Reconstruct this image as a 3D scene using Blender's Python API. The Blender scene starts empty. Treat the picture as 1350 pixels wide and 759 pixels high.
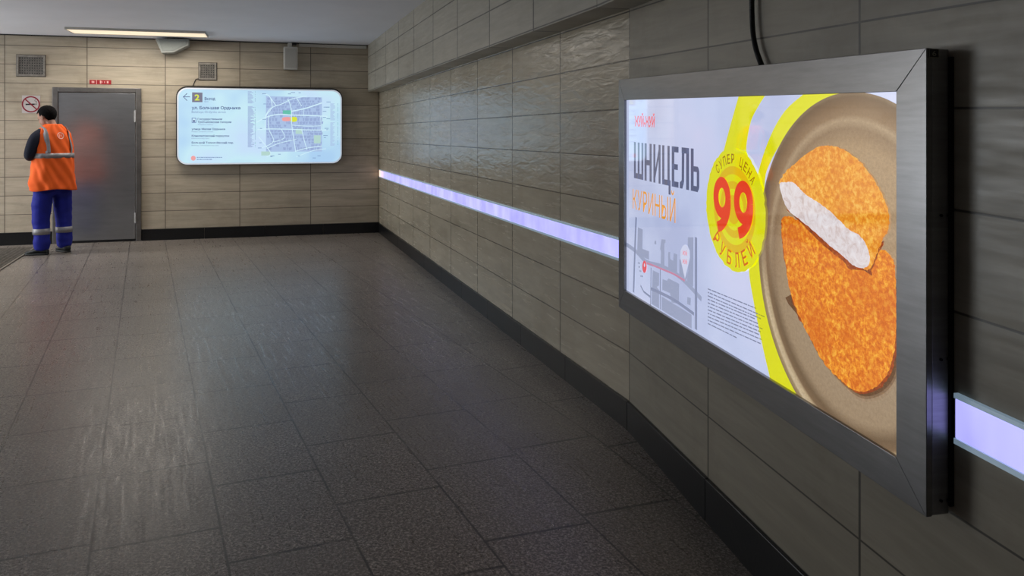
import bpy, bmesh, math, random
from math import sin, cos, pi, radians, sqrt, floor
from mathutils import Vector, Matrix
from mathutils.geometry import tessellate_polygon
random.seed(7)
SC = bpy.context.scene
COL = SC.collection
CX, F, Y0, H = 675.0, 1080.0, 176.0, 1.45      # principal column, focal length (px), horizon row, eye height

# ------------------------------------------------------------------ materials
def srgb(r, g, b):
    f = lambda c: (c/255/12.92) if c/255 <= .04045 else ((c/255+.055)/1.055)**2.4
    return (f(r), f(g), f(b), 1.0)

class NT:
    def __init__(s, name):
        s.m = bpy.data.materials.new(name); s.m.use_nodes = True
        s.t = s.m.node_tree; s.t.nodes.clear()
        s.out = s.t.nodes.new('ShaderNodeOutputMaterial')
        s.b = s.t.nodes.new('ShaderNodeBsdfPrincipled')
        s.t.links.new(s.b.outputs[0], s.out.inputs[0])
    def n(s, typ, **kw):
        nd = s.t.nodes.new(typ)
        for k, v in kw.items(): setattr(nd, k, v)
        return nd
    def put(s, sock, v):
        if hasattr(v, 'is_linked') or hasattr(v, 'links'): s.t.links.new(v, sock)
        else: sock.default_value = v
    def math(s, op, a, b=None, c=None, clamp=False):
        nd = s.n('ShaderNodeMath', operation=op); nd.use_clamp = clamp
        s.put(nd.inputs[0], a)
        if b is not None: s.put(nd.inputs[1], b)
        if c is not None: s.put(nd.inputs[2], c)
        return nd.outputs[0]
    def mix(s, fac, a, b, mode='MIX'):
        nd = s.n('ShaderNodeMix', data_type='RGBA', blend_type=mode)
        s.put(nd.inputs[0], fac); s.put(nd.inputs[6], a); s.put(nd.inputs[7], b)
        return nd.outputs[2]
    def noise(s, vec, scale, detail=2, rough=.5, dist=0):
        nd = s.n('ShaderNodeTexNoise'); s.t.links.new(vec, nd.inputs['Vector'])
        nd.inputs['Scale'].default_value = scale; nd.inputs['Detail'].default_value = detail
        nd.inputs['Roughness'].default_value = rough; nd.inputs['Distortion'].default_value = dist
        return nd.outputs[0]
    def ramp(s, fac, stops):
        nd = s.n('ShaderNodeValToRGB'); s.t.links.new(fac, nd.inputs[0])
        els = nd.color_ramp.elements
        while len(els) < len(stops): els.new(.5)
        for e, (p, c) in zip(els, stops): e.position = p; e.color = c
        return nd.outputs[0]
    def range(s, v, a, b, c, d):
        nd = s.n('ShaderNodeMapRange'); s.put(nd.inputs[0], v)
        for i, x in enumerate((a, b, c, d)): nd.inputs[i+1].default_value = x
        return nd.outputs[0]
    def comb(s, x, y, z=0.0):
        nd = s.n('ShaderNodeCombineXYZ'); s.put(nd.inputs[0], x); s.put(nd.inputs[1], y); s.put(nd.inputs[2], z)
        return nd.outputs[0]
    def uv(s):
        nd = s.n('ShaderNodeUVMap'); nd.uv_map = 'UVMap'
        sp = s.n('ShaderNodeSeparateXYZ'); s.t.links.new(nd.outputs[0], sp.inputs[0])
        return nd.outputs[0], sp.outputs[0], sp.outputs[1]
    def bump(s, h, strength, dist=.01):
        nd = s.n('ShaderNodeBump'); s.t.links.new(h, nd.inputs['Height'])
        s.put(nd.inputs['Strength'], strength); nd.inputs['Distance'].default_value = dist
        s.t.links.new(nd.outputs[0], s.b.inputs['Normal'])

def plain(name, col, rough=.5, metal=0, noise=.0, nscale=40, bump=0, spec=.5, stretch=None):
    t = NT(name); b = t.b
    b.inputs['Roughness'].default_value = rough; b.inputs['Metallic'].default_value = metal
    b.inputs['Specular IOR Level'].default_value = spec
    tc = t.n('ShaderNodeTexCoord'); v = tc.outputs['Object']
    if stretch:
        mp = t.n('ShaderNodeMapping'); t.t.links.new(v, mp.inputs[0]); mp.inputs['Scale'].default_value = stretch; v = mp.outputs[0]
    nz = t.noise(v, nscale, 4, .6)
    dark = tuple(c*(1-noise) for c in col[:3])+(1,); lite = tuple(min(1, c*(1+noise)) for c in col[:3])+(1,)
    t.t.links.new(t.ramp(nz, [(.3, dark), (.7, lite)]), b.inputs['Base Color'])
    if bump: t.bump(nz, bump, .01)
    return t.m

def glow(name, col, strength, base=None, rough=.25, spec=.5):
    t = NT(name); b = t.b
    b.inputs['Base Color'].default_value = base or (.3, .3, .3, 1)
    b.inputs['Roughness'].default_value = rough
    b.inputs['Specular IOR Level'].default_value = spec
    b.inputs['Emission Color'].default_value = col; b.inputs['Emission Strength'].default_value = strength
    return t.m

def stone_tiles(name, s0, L, z0, row, base, vary=.18, rough=.32, wave=.25, wave_from=9, gap=.0045, seed=0.0, stain=.25, vj=.8):
    t = NT(name); uvv, u, v = t.uv()
    cu = t.math('DIVIDE', t.math('SUBTRACT', u, s0), L); cv = t.math('DIVIDE', t.math('SUBTRACT', v, z0), row)
    iu = t.math('FLOOR', cu); iv = t.math('FLOOR', cv)
    fu = t.math('SUBTRACT', cu, iu); fv = t.math('SUBTRACT', cv, iv)
    du = t.math('MULTIPLY', t.math('MINIMUM', fu, t.math('SUBTRACT', 1.0, fu)), L)
    dv = t.math('MULTIPLY', t.math('MINIMUM', fv, t.math('SUBTRACT', 1.0, fv)), row)
    edge = t.math('MINIMUM', t.math('MULTIPLY', du, vj), dv)
    joint = t.range(edge, gap*.35, gap*.75, 1, 0)
    wn = t.n('ShaderNodeTexWhiteNoise', noise_dimensions='3D'); t.t.links.new(t.comb(iu, iv, seed), wn.inputs['Vector'])
    rnd = wn.outputs['Value']
    # veins of the stone run along the tile, shifted tile by tile
    vec = t.comb(t.math('ADD', t.math('MULTIPLY', u, 1.6), t.math('MULTIPLY', rnd, 37.0)), t.math('MULTIPLY', v, 16.0), rnd)
    vein = t.noise(vec, 1.0, 5, .62, .6)
    fine = t.noise(t.comb(t.math('MULTIPLY', u, 7.0), t.math('MULTIPLY', v, 120.0), rnd), 1.0, 3, .6)
    cloud = t.noise(uvv, .9, 3, .6)
    d = tuple(c*(1-vary) for c in base[:3])+(1,); l = tuple(c*(1+vary*.7) for c in base[:3])+(1,)
    c1 = t.ramp(vein, [(.28, d), (.72, l)])
    c1 = t.mix(t.range(fine, .3, .7, 0, .22), c1, tuple(c*.62 for c in base[:3])+(1,))
    c1 = t.mix(t.range(rnd, 0, 1, 0, .3), c1, tuple(c*.66 for c in base[:3])+(1,))
    dirt = t.noise(t.comb(t.math('MULTIPLY', u, 1.2), v, seed+3), 1.8, 5, .7)
    c1 = t.mix(t.range(dirt, .5, .8, 0, stain), c1, (base[0]*.42, base[1]*.36, base[2]*.28, 1))
    c1 = t.mix(t.math('MULTIPLY', joint, .85), c1, (.018, .015, .011, 1))
    t.t.links.new(c1, t.b.inputs['Base Color'])
    t.t.links.new(t.range(t.noise(vec, 2.0, 3), .3, .7, rough*.8, rough*1.35), t.b.inputs['Roughness'])
    wv = t.noise(t.comb(t.math('ADD', t.math('MULTIPLY', u, 5.0), t.math('MULTIPLY', rnd, 9.0)), t.math('MULTIPLY', v, 22.0), rnd), 1.0, 2, .5, .9)
    hgt = t.math('SUBTRACT', t.math('MULTIPLY', wv, .5), t.math('MULTIPLY', joint, .12))
    hgt = t.math('ADD', hgt, t.math('MULTIPLY', rnd, 0.0))
    st = t.math('ADD', .03, t.math('MULTIPLY', t.math('GREATER_THAN', v, wave_from), wave))
    t.bump(hgt, st, .02)
    return t.m

# ------------------------------------------------------------------ object helpers
def mark(o, label=None, cat=None, group=None, kind=None):
    if label: o['label'] = label
    if cat: o['category'] = cat
    if group: o['group'] = group
    if kind: o['kind'] = kind
    return o

class MB:
    def __init__(s): s.v = []; s.f = []; s.m = []; s.uv = []; s.mats = []
    def mi(s, mat):
        if mat not in s.mats: s.mats.append(mat)
        return s.mats.index(mat)
    def add(s, verts, faces, mat, uvs=None):
        k = len(s.v); i = s.mi(mat)
        s.v += [tuple(p) for p in verts]
        s.uv += list(uvs) if uvs else [(0, 0)]*len(verts)
        for f in faces: s.f.append(tuple(k+j for j in f)); s.m.append(i)
    def build(s, name, parent=None, bevel=0, smooth=False, seg=2):
        me = bpy.data.meshes.new(name); me.from_pydata(s.v, [], s.f)
        for mt in s.mats: me.materials.append(mt)
        for p, i in zip(me.polygons, s.m): p.material_index = i; p.use_smooth = smooth
        ul = me.uv_layers.new(name='UVMap')
        for lp in me.loops: ul.data[lp.index].uv = s.uv[lp.vertex_index]
        me.update()
        o = bpy.data.objects.new(name, me); COL.objects.link(o)
        if parent: o.parent = parent
        if bevel:
            b = o.modifiers.new('bevel', 'BEVEL'); b.width = bevel; b.segments = seg; b.limit_method = 'ANGLE'
        return o

BOXF = [(0, 1, 2, 3), (7, 6, 5, 4), (0, 4, 5, 1), (1, 5, 6, 2), (2, 6, 7, 3), (3, 7, 4, 0)]

class Frame:
    """A wall plane: s runs left to right as seen from the room, z up, o out of the wall into the room."""
    def __init__(s, org, d, tilt=0.0):
        s.org = Vector((org[0], org[1])); s.d = Vector(d).normalized(); s.nrm = Vector((s.d.y, -s.d.x)); s.tilt = tilt
    def P(s, a, z, o=0.0):
        p = s.org + s.d*a + s.nrm*o
        return (p.x, p.y, z + s.tilt*a)
    def px(s, x, y, o=0.0):
        r = Vector(((x-CX)/F, 1.0)); q = s.org + s.nrm*o
        k = q.dot(s.nrm)/r.dot(s.nrm)
        a = (r*k - q).dot(s.d)
        return a, H - (y-Y0)/F*k - s.tilt*a
    def box(s, mb, a0, a1, z0, z1, o0, o1, mat):
        vs, uv = [], []
        for o in (o0, o1):
            for a, z in ((a0, z0), (a1, z0), (a1, z1), (a0, z1)):
                vs.append(s.P(a, z, o)); uv.append((a, z))
        mb.add(vs, [(3, 2, 1, 0), (4, 5, 6, 7), (0, 1, 5, 4), (1, 2, 6, 5), (2, 3, 7, 6), (3, 0, 4, 7)], mat, uv)
    def poly(s, mb, pts, o, mat):
        pts = [p for i, p in enumerate(pts) if i == 0 or (abs(p[0]-pts[i-1][0])+abs(p[1]-pts[i-1][1])) > 1e-6]
        tr = tessellate_polygon([[Vector((p[0], p[1], 0)) for p in pts]])
        fs = []
        for t in tr:
            a, b, c = (pts[i] for i in t)
            cr = (b[0]-a[0])*(c[1]-a[1]) - (b[1]-a[1])*(c[0]-a[0])
            fs.append(tuple(t) if cr > 0 else (t[0], t[2], t[1]))
        mb.add([s.P(a, z, o) for a, z in pts], fs, mat, pts)
    def pxpoly(s, mb, pts, o, mat, smooth=0):
        if smooth: pts = catmull(pts, smooth)
        s.poly(mb, [s.px(x, y, o) for x, y in pts], o, mat)
    def pxline(s, mb, pts, w, o, mat, smooth=0):
        """ribbon of width w metres through pixel points"""
        if smooth: pts = catmull(pts, smooth, closed=False)
        q = [Vector(s.px(x, y, o)) for x, y in pts]
        s.line(mb, q, w, o, mat)
    def line(s, mb, q, w, o, mat):
        L, R = [], []
        for i, p in enumerate(q):
            d = (q[min(i+1, len(q)-1)] - q[max(i-1, 0)]).normalized(); n = Vector((-d.y, d.x))*w/2
            L.append(p+n); R.append(p-n)
        vs = L+R; k = len(q)
        s_ = [s.P(a.x, a.y, o) for a in vs]
        mb.add(s_, [(i+k, i+1+k, i+1, i) for i in range(k-1)], mat, [(a.x, a.y) for a in vs])

def catmull(P, n=6, closed=True):
    out = []; m = len(P)
    rng = range(m) if closed else range(m-1)
    for i in rng:
        g = (lambda k: P[k % m]) if closed else (lambda k: P[min(max(k, 0), m-1)])
        a, b, c, d = g(i-1), g(i), g(i+1), g(i+2)
        for j in range(n):
            t = j/n
            out.append(tuple(.5*(2*b[k]+(c[k]-a[k])*t+(2*a[k]-5*b[k]+4*c[k]-d[k])*t*t+(3*b[k]-a[k]-3*c[k]+d[k])*t**3) for k in (0, 1)))
    if not closed: out.append(tuple(P[-1]))
    return out

def fixnormals(o):
    bm = bmesh.new(); bm.from_mesh(o.data); bmesh.ops.recalc_face_normals(bm, faces=bm.faces); bm.to_mesh(o.data); bm.free(); return o
_cache = {}
def glyphs(txt, offset=0.0, shear=0.0, spacing=1.0):
    key = (txt, offset, shear, spacing)
    if key in _cache: return _cache[key]
    cu = bpy.data.curves.new('t', 'FONT'); cu.body = txt; cu.size = 1; cu.offset = offset; cu.shear = shear
    cu.space_character = spacing; cu.resolution_u = 3
    o = bpy.data.objects.new('t', cu); COL.objects.link(o)
    dg = bpy.context.evaluated_depsgraph_get(); dg.update()
    me = bpy.data.meshes.new_from_object(o.evaluated_get(dg))
    vs = [(v.co.x, v.co.y) for v in me.vertices]; fs = [tuple(p.vertices) for p in me.polygons]
    bpy.data.objects.remove(o); bpy.data.curves.remove(cu); bpy.data.meshes.remove(me)
    _cache[key] = (vs, fs); return vs, fs
def cap(offset=0.0):
    vs, _ = glyphs('Н', offset); return min(v[1] for v in vs), max(v[1] for v in vs)

def text_map(fr, mb, txt, mapf, o, mat, offset=0.0, shear=0.0, spacing=1.0):
    """mapf(u, v) -> (s, z), u 0..1 across the word, v 0 baseline .. 1 cap height"""
    vs, fs = glyphs(txt, offset, shear, spacing)
    if not vs: return
    x0 = min(v[0] for v in vs); x1 = max(v[0] for v in vs); b, c = cap(offset)
    pts = [mapf((x-x0)/(x1-x0), (y-b)/(c-b)) for x, y in vs]
    mb.add([fr.P(a, z, o) for a, z in pts], fs, mat, pts)
def quadmap(fr, tl, tr, br, bl, o):
    A, B, C, D = (Vector(fr.px(x, y, o)) for x, y in (tl, tr, br, bl))
    def f(u, v):
        t = A.lerp(B, u); b = D.lerp(C, u); p = b + (t-b)*v
        return p.x, p.y
    return f
def ptext(fr, mb, txt, tl, tr, br, bl, o, mat, **k):
    text_map(fr, mb, txt, quadmap(fr, tl, tr, br, bl, o), o, mat, **k)

def tube(mb, pts, rad, mat, n=10, rib=0):
    pts = [Vector(p) for p in pts]; vs, fs = [], []
    for i, p in enumerate(pts):
        d = (pts[min(i+1, len(pts)-1)]-pts[max(i-1, 0)]).normalized()
        a = d.orthogonal().normalized() if i == 0 else (a - d*a.dot(d)).normalized()
        b = d.cross(a); r = rad*(1+(rib if i % 2 else 0))
        for k in range(n): vs.append(p + (a*cos(2*pi*k/n)+b*sin(2*pi*k/n))*r)
    for i in range(len(pts)-1):
        for k in range(n): fs.append((i*n+k, i*n+(k+1) % n, (i+1)*n+(k+1) % n, (i+1)*n+k))
    fs.append(tuple(range(n-1, -1, -1))); fs.append(tuple((len(pts)-1)*n+k for k in range(n)))
    mb.add(vs, fs, mat)
def empty(name, loc, label=None, cat=None, group=None, kind=None, rz=0):
    e = bpy.data.objects.new(name, None); COL.objects.link(e); e.location = loc; e.rotation_euler.z = rz
    e.empty_display_size = .1
    mark(e, label, cat, group, kind); return e
def adopt(root, objs):
    """children are built in world coordinates: keep them there"""
    M = Matrix.Translation(root.location) @ Matrix.Rotation(root.rotation_euler.z, 4, 'Z')
    for o in objs:
        o.parent = root; o.matrix_parent_inverse = M.inverted()

# ------------------------------------------------------------------ the frames of the walls
K = (155/F*4.015, 4.015)                                    # the corner where the right wall bends
dF = Vector((340.0/F, -1.0)); dN = Vector((240.0/F, -1.0))
FAR = Frame(K, dF); NEAR = Frame(K, dN, tilt=-.0289)
CO = Vector((-1.937, 12.02))                                # back right corner
A0 = Vector((-5.028, 11.083))
BK = Frame(CO, CO-A0)                                       # s = 0 in the corner, negative to the left
CEIL = 2.74
SF = -(Vector(K)-CO).length                                 # s of the back corner on the far right wall

# materials ---------------------------------------------------------
jb = [BK.px(x, 200)[0] for x in (6.3, 115.3, 218, 316, 410)]
LB = (jb[4]-jb[1])/3
M_back = stone_tiles('beige_stone_back', jb[2], LB, .152, .2445, (.50, .435, .33, 1), .24, .42, .10, 9, .0065, 1.0, .4)
jf = [FAR.px(x, 200)[0] for x in (545, 594.8, 629, 673.8, 736, 832)]
LF = (jf[5]-jf[0])/6
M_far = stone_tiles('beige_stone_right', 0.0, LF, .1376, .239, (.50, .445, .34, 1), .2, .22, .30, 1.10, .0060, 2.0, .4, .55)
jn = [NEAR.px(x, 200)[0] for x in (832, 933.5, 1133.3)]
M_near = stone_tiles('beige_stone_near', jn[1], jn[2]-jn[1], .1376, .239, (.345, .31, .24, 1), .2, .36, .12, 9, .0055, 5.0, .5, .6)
M_sof = stone_tiles('beige_stone_bulkhead', 0.0, LF, 2.07, .245, (.44, .41, .335, 1), .14, .4, .10, 9, .008, 3.0, .25, .45)
M_base = plain('black_polished_granite', srgb(20, 21, 23), .32, 0, .35, 60, .04)
M_ceil = plain('painted_ceiling', srgb(236, 239, 246), .6, 0, .03, 1.5)
M_plain = plain('plaster', (.17, .16, .14, 1), .7, 0, .06, 3)
M_steel = plain('brushed_steel_frame', (.21, .21, .215, 1), .30, 1, .1, 6, .01, stretch=(1, 1, 12))
M_steel2 = plain('dark_steel_casing', (.32, .32, .335, 1), .42, 1, .15, 6, .015, stretch=(1, 1, 12))
M_door = plain('brushed_steel_door', (.40, .41, .425, 1), .28, .85, .08, 3, .012, stretch=(1, 1, 5))
M_dframe = plain('dull_steel_door_frame', (.22, .21, .20, 1), .4, .85, .2, 8)
M_hinge = plain('pale_steel_hinge', (.55, .54, .52, 1), .4, .8, .1)
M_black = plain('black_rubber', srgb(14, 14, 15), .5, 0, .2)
M_white = plain('white_plastic', srgb(200, 198, 190), .45, 0, .04, 20)
M_grey = plain('grey_plastic', srgb(160, 164, 160), .5, 0, .05, 20)
M_vent = plain('vent_steel', (.26, .24, .21, 1), .5, .3, .25, 30)
M_vgr = plain('vent_grille_steel', (.16, .15, .135, 1), .5, .3, .25, 30)
M_vdark = plain('vent_dark', (.02, .02, .02, 1), .8)
M_red = plain('red_sign_plate', srgb(165, 30, 38), .4, 0, .05)
M_pale = plain('pale_print', srgb(230, 190, 185), .5)

def floor_mat():
    t = NT('granite_floor'); uvv, x, y = t.uv()
    # joints run along d, columns counted across it
    d = Vector((190-CX, F)).normalized(); n = Vector((d.y, -d.x))
    a = t.math('ADD', t.math('MULTIPLY', x, n.x), t.math('MULTIPLY', y, n.y))
    b = t.math('ADD', t.math('MULTIPLY', x, d.x), t.math('MULTIPLY', y, d.y))
    W, L = .428, .66
    ca = t.math('DIVIDE', t.math('SUBTRACT', a, .257), W); ia = t.math('FLOOR', ca); fa = t.math('SUBTRACT', ca, ia)
    w1 = t.n('ShaderNodeTexWhiteNoise', noise_dimensions='1D'); t.t.links.new(ia, w1.inputs['W'])
    cb = t.math('ADD', t.math('DIVIDE', b, L), w1.outputs['Value']); ib = t.math('FLOOR', cb); fb = t.math('SUBTRACT', cb, ib)
    w2 = t.n('ShaderNodeTexWhiteNoise', noise_dimensions='2D'); t.t.links.new(t.comb(ia, ib), w2.inputs['Vector'])
    r = w2.outputs['Value']
    da = t.math('MULTIPLY', t.math('MINIMUM', fa, t.math('SUBTRACT', 1.0, fa)), W)
    db = t.math('MULTIPLY', t.math('MINIMUM', fb, t.math('SUBTRACT', 1.0, fb)), L)
    wob = t.noise(uvv, 2.2, 3, .7)
    ja = t.math('MULTIPLY', t.range(da, .0024, .0062, 1, 0), t.range(wob, .36, .52, .55, 1))
    jb_ = t.math('MULTIPLY', t.range(db, .0036, .0105, 1, 0), t.range(wob, .38, .52, .6, 1))
    joint = t.math('MAXIMUM', ja, jb_)
    speck = t.noise(uvv, 95, 4, .8, .6)
    blot = t.noise(uvv, 42, 4, .7)
    cloud = t.noise(uvv, .8, 4, .6)
    c = t.ramp(speck, [(.37, (.05, .041, .035, 1)), (.5, (.19, .162, .138, 1)), (.61, (.68, .60, .53, 1))])
    c = t.mix(t.range(blot, .35, .65, 0, .3), c, (.105, .086, .074, 1))
    c = t.mix(t.range(r, 0, 1, 0, .35), c, (.20, .18, .155, 1))
    c = t.mix(t.range(cloud, .4, .7, 0, .35), c, (.10, .08, .065, 1))
    c = t.mix(t.math('MULTIPLY', joint, .85), c, (.02, .017, .014, 1))
    t.t.links.new(c, t.b.inputs['Base Color'])
    # worn, lightly scratched polish: streaks lie along the walking direction
    sv = t.comb(t.math('MULTIPLY', a, 60.0), t.math('MULTIPLY', b, 3.0), r)
    streak = t.noise(sv, 1.0, 3, .6)
    rough = t.range(t.math('ADD', t.math('MULTIPLY', streak, .6), t.math('MULTIPLY', blot, .4)), .35, .68, .24, .42)
    t.t.links.new(rough, t.b.inputs['Roughness'])
    t.b.inputs['Specular IOR Level'].default_value = .55
    hh = t.math('ADD', t.math('MULTIPLY', blot, .05), t.math('SUBTRACT', t.math('MULTIPLY', speck, .5), t.math('MULTIPLY', joint, .15)))
    hh = t.math('ADD', hh, t.math('MULTIPLY', cloud, .5))
    t.bump(hh, .09, .008)
    return t.m
M_floor = floor_mat()

# ------------------------------------------------------------------ room shell
def build_floor():
    mb = MB(); nx, ny = 70, 84; X0, X1, YA, YB = -10.5, 2.6, -3.6, 13.4
    nd = Vector(dN).normalized(); nn = Vector((nd.y, -nd.x)); k = Vector(K)
    vs, uv = [], []
    for j in range(ny+1):
        for i in range(nx+1):
            x = X0+(X1-X0)*i/nx; y = YA+(YB-YA)*j/ny
            q = Vector((x, y))-k; s = q.dot(nd); o = q.dot(nn)
            z = 0.0
            if s > 0: z = -.075*min(1, s/1.2)*max(0, 1-max(0, o)/1.3)**1.5     # slight fall towards the foot of the near wall
            vs.append((x, y, z)); uv.append((x, y))
    fs = [(j*(nx+1)+i, j*(nx+1)+i+1, (j+1)*(nx+1)+i+1, (j+1)*(nx+1)+i) for j in range(ny) for i in range(nx)]
    mb.add(vs, fs, M_floor, uv)
    mark(mb.build('floor', smooth=True), kind='structure')
build_floor()

mb = MB(); mb.add([(-10.5, -3.6, CEIL), (2.6, -3.6, CEIL), (2.6, 13.4, CEIL), (-10.5, 13.4, CEIL),
                   (-10.5, -3.6, CEIL+.12), (2.6, -3.6, CEIL+.12), (2.6, 13.4, CEIL+.12), (-10.5, 13.4, CEIL+.12)],
                  [(3, 2, 1, 0)]+BOXF[1:], M_ceil)
mb.f[-6:] = [tuple(x) for x in [(3, 2, 1, 0), (4, 5, 6, 7), (0, 1, 5, 4), (1, 2, 6, 5), (2, 3, 7, 6), (3, 0, 4, 7)]]
mark(mb.build('ceiling'), kind='structure')
def wall(name, fr, a0, a1, mat, z0=-.12):
    mb = MB(); fr.box(mb, a0, a1, z0, CEIL+.3, -.15, 0, mat); return mark(mb.build(name), kind='structure')
wall('wall_back', BK, -8.9, .0, M_back)
wall('wall_right', FAR, SF, 0, M_far)
NEND = 7.7
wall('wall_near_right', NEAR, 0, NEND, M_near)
LFt = Frame((-10.2, -3.4), (0, 1)); wall('wall_left', LFt, 0, 13.5, M_plain)
RR = Frame((2.6, -3.4), (-1, 0)); wall('wall_rear', RR, 0, 12.9, M_plain)

# bulkhead under the ceiling along the right wall
OFF = .17
def bulk(name, fr, a0, a1, mit0, mit1):
    mb = MB()
    vs, uv = [], []
    for z in (2.06, CEIL+.01):
        for a, o in ((a0, -.01), (a1, -.01), (a1+mit1, OFF), (a0+mit0, OFF)):
            p = fr.P(a, z, o); vs.append((p[0], p[1], z if fr is FAR else z-0.012*a)); uv.append((a if o < 0 else a+(mit1 if a == a1 else mit0), z))
    mb.add(vs, [(0, 1, 2, 3), (7, 6, 5, 4), (1, 0, 4, 5), (2, 1, 5, 6), (3, 2, 6, 7), (0, 3, 7, 4)], M_sof, uv)
    return mark(mb.build(name, bevel=.003), kind='structure')
ang = FAR.d.angle(NEAR.d); mt = -OFF*math.tan(ang/2)
bulk('trim_1', FAR, SF, 0, 0, mt); bulk('trim_2', NEAR, 0, NEND, -mt, 0)

# baseboards
def baseb(name, fr, a0, a1, h=.1376, low=-.12, t=.014):
    mb = MB(); n = max(1, round((a1-a0)/.85)); g = .0015
    for i in range(n):
        fr.box(mb, a0+(a1-a0)*i/n+g, a0+(a1-a0)*(i+1)/n-g, low, h, -.01, t, M_base)
    return mark(mb.build(name, bevel=.002), kind='structure')
sd0 = BK.px(69, 200, .03)[0]; sd1 = BK.px(186, 200, .03)[0]
baseb('baseboard_back_left', BK, -8.9, sd0, .165, -.05); baseb('baseboard_back_right', BK, sd1, -.015, .15, -.05)
baseb('baseboard_right', FAR, SF+.015, -.001, .137); baseb('baseboard_near_right', NEAR, .001, NEND, .137, -.25)

# ------------------------------------------------------------------ steel door
def steel_door():
    root = empty('door_1', BK.P((sd0+sd1)/2, 0), kind='structure')
    o1 = .035; zt = BK.px(127, 115.5, o1)[1]; zi = BK.px(127, 121.5, o1)[1]
    a0, a1 = sd0, sd1; b0 = BK.px(76, 200, o1)[0]; b1 = BK.px(179, 200, o1)[0]
    fm = MB()
    BK.box(fm, a0, b0, 0, zt, 0, o1, M_dframe); BK.box(fm, b1, a1, 0, zt, 0, o1, M_dframe); BK.box(fm, b0, b1, zi, zt, 0, o1, M_dframe)
    BK.box(fm, b0, b1, 0, .03, 0, .014, M_black)
    f = fm.build('door_frame', bevel=.004)
    lf = MB(); BK.box(lf, b0+.006, b1-.008, .032, zi-.008, .002, .022, M_door)
    l = lf.build('door_leaf', bevel=.003)
    ob = [f, l]
    for y0, y1 in ((145, 161), (280, 294)):
        h = MB(); zz0 = BK.px(178, y1, .03)[1]; zz1 = BK.px(178, y0, .03)[1]
        p0, p1 = BK.P(b1-.004, zz0, .036), BK.P(b1-.004, zz1, .036)
        tube(h, [p0, p1], .009, M_hinge, 12); BK.box(h, b1-.028, b1-.006, zz0+.01, zz1-.01, .0225, .026, M_hinge)
        ob.append(h.build('hinge'))
    adopt(root, ob)
steel_door()

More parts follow.
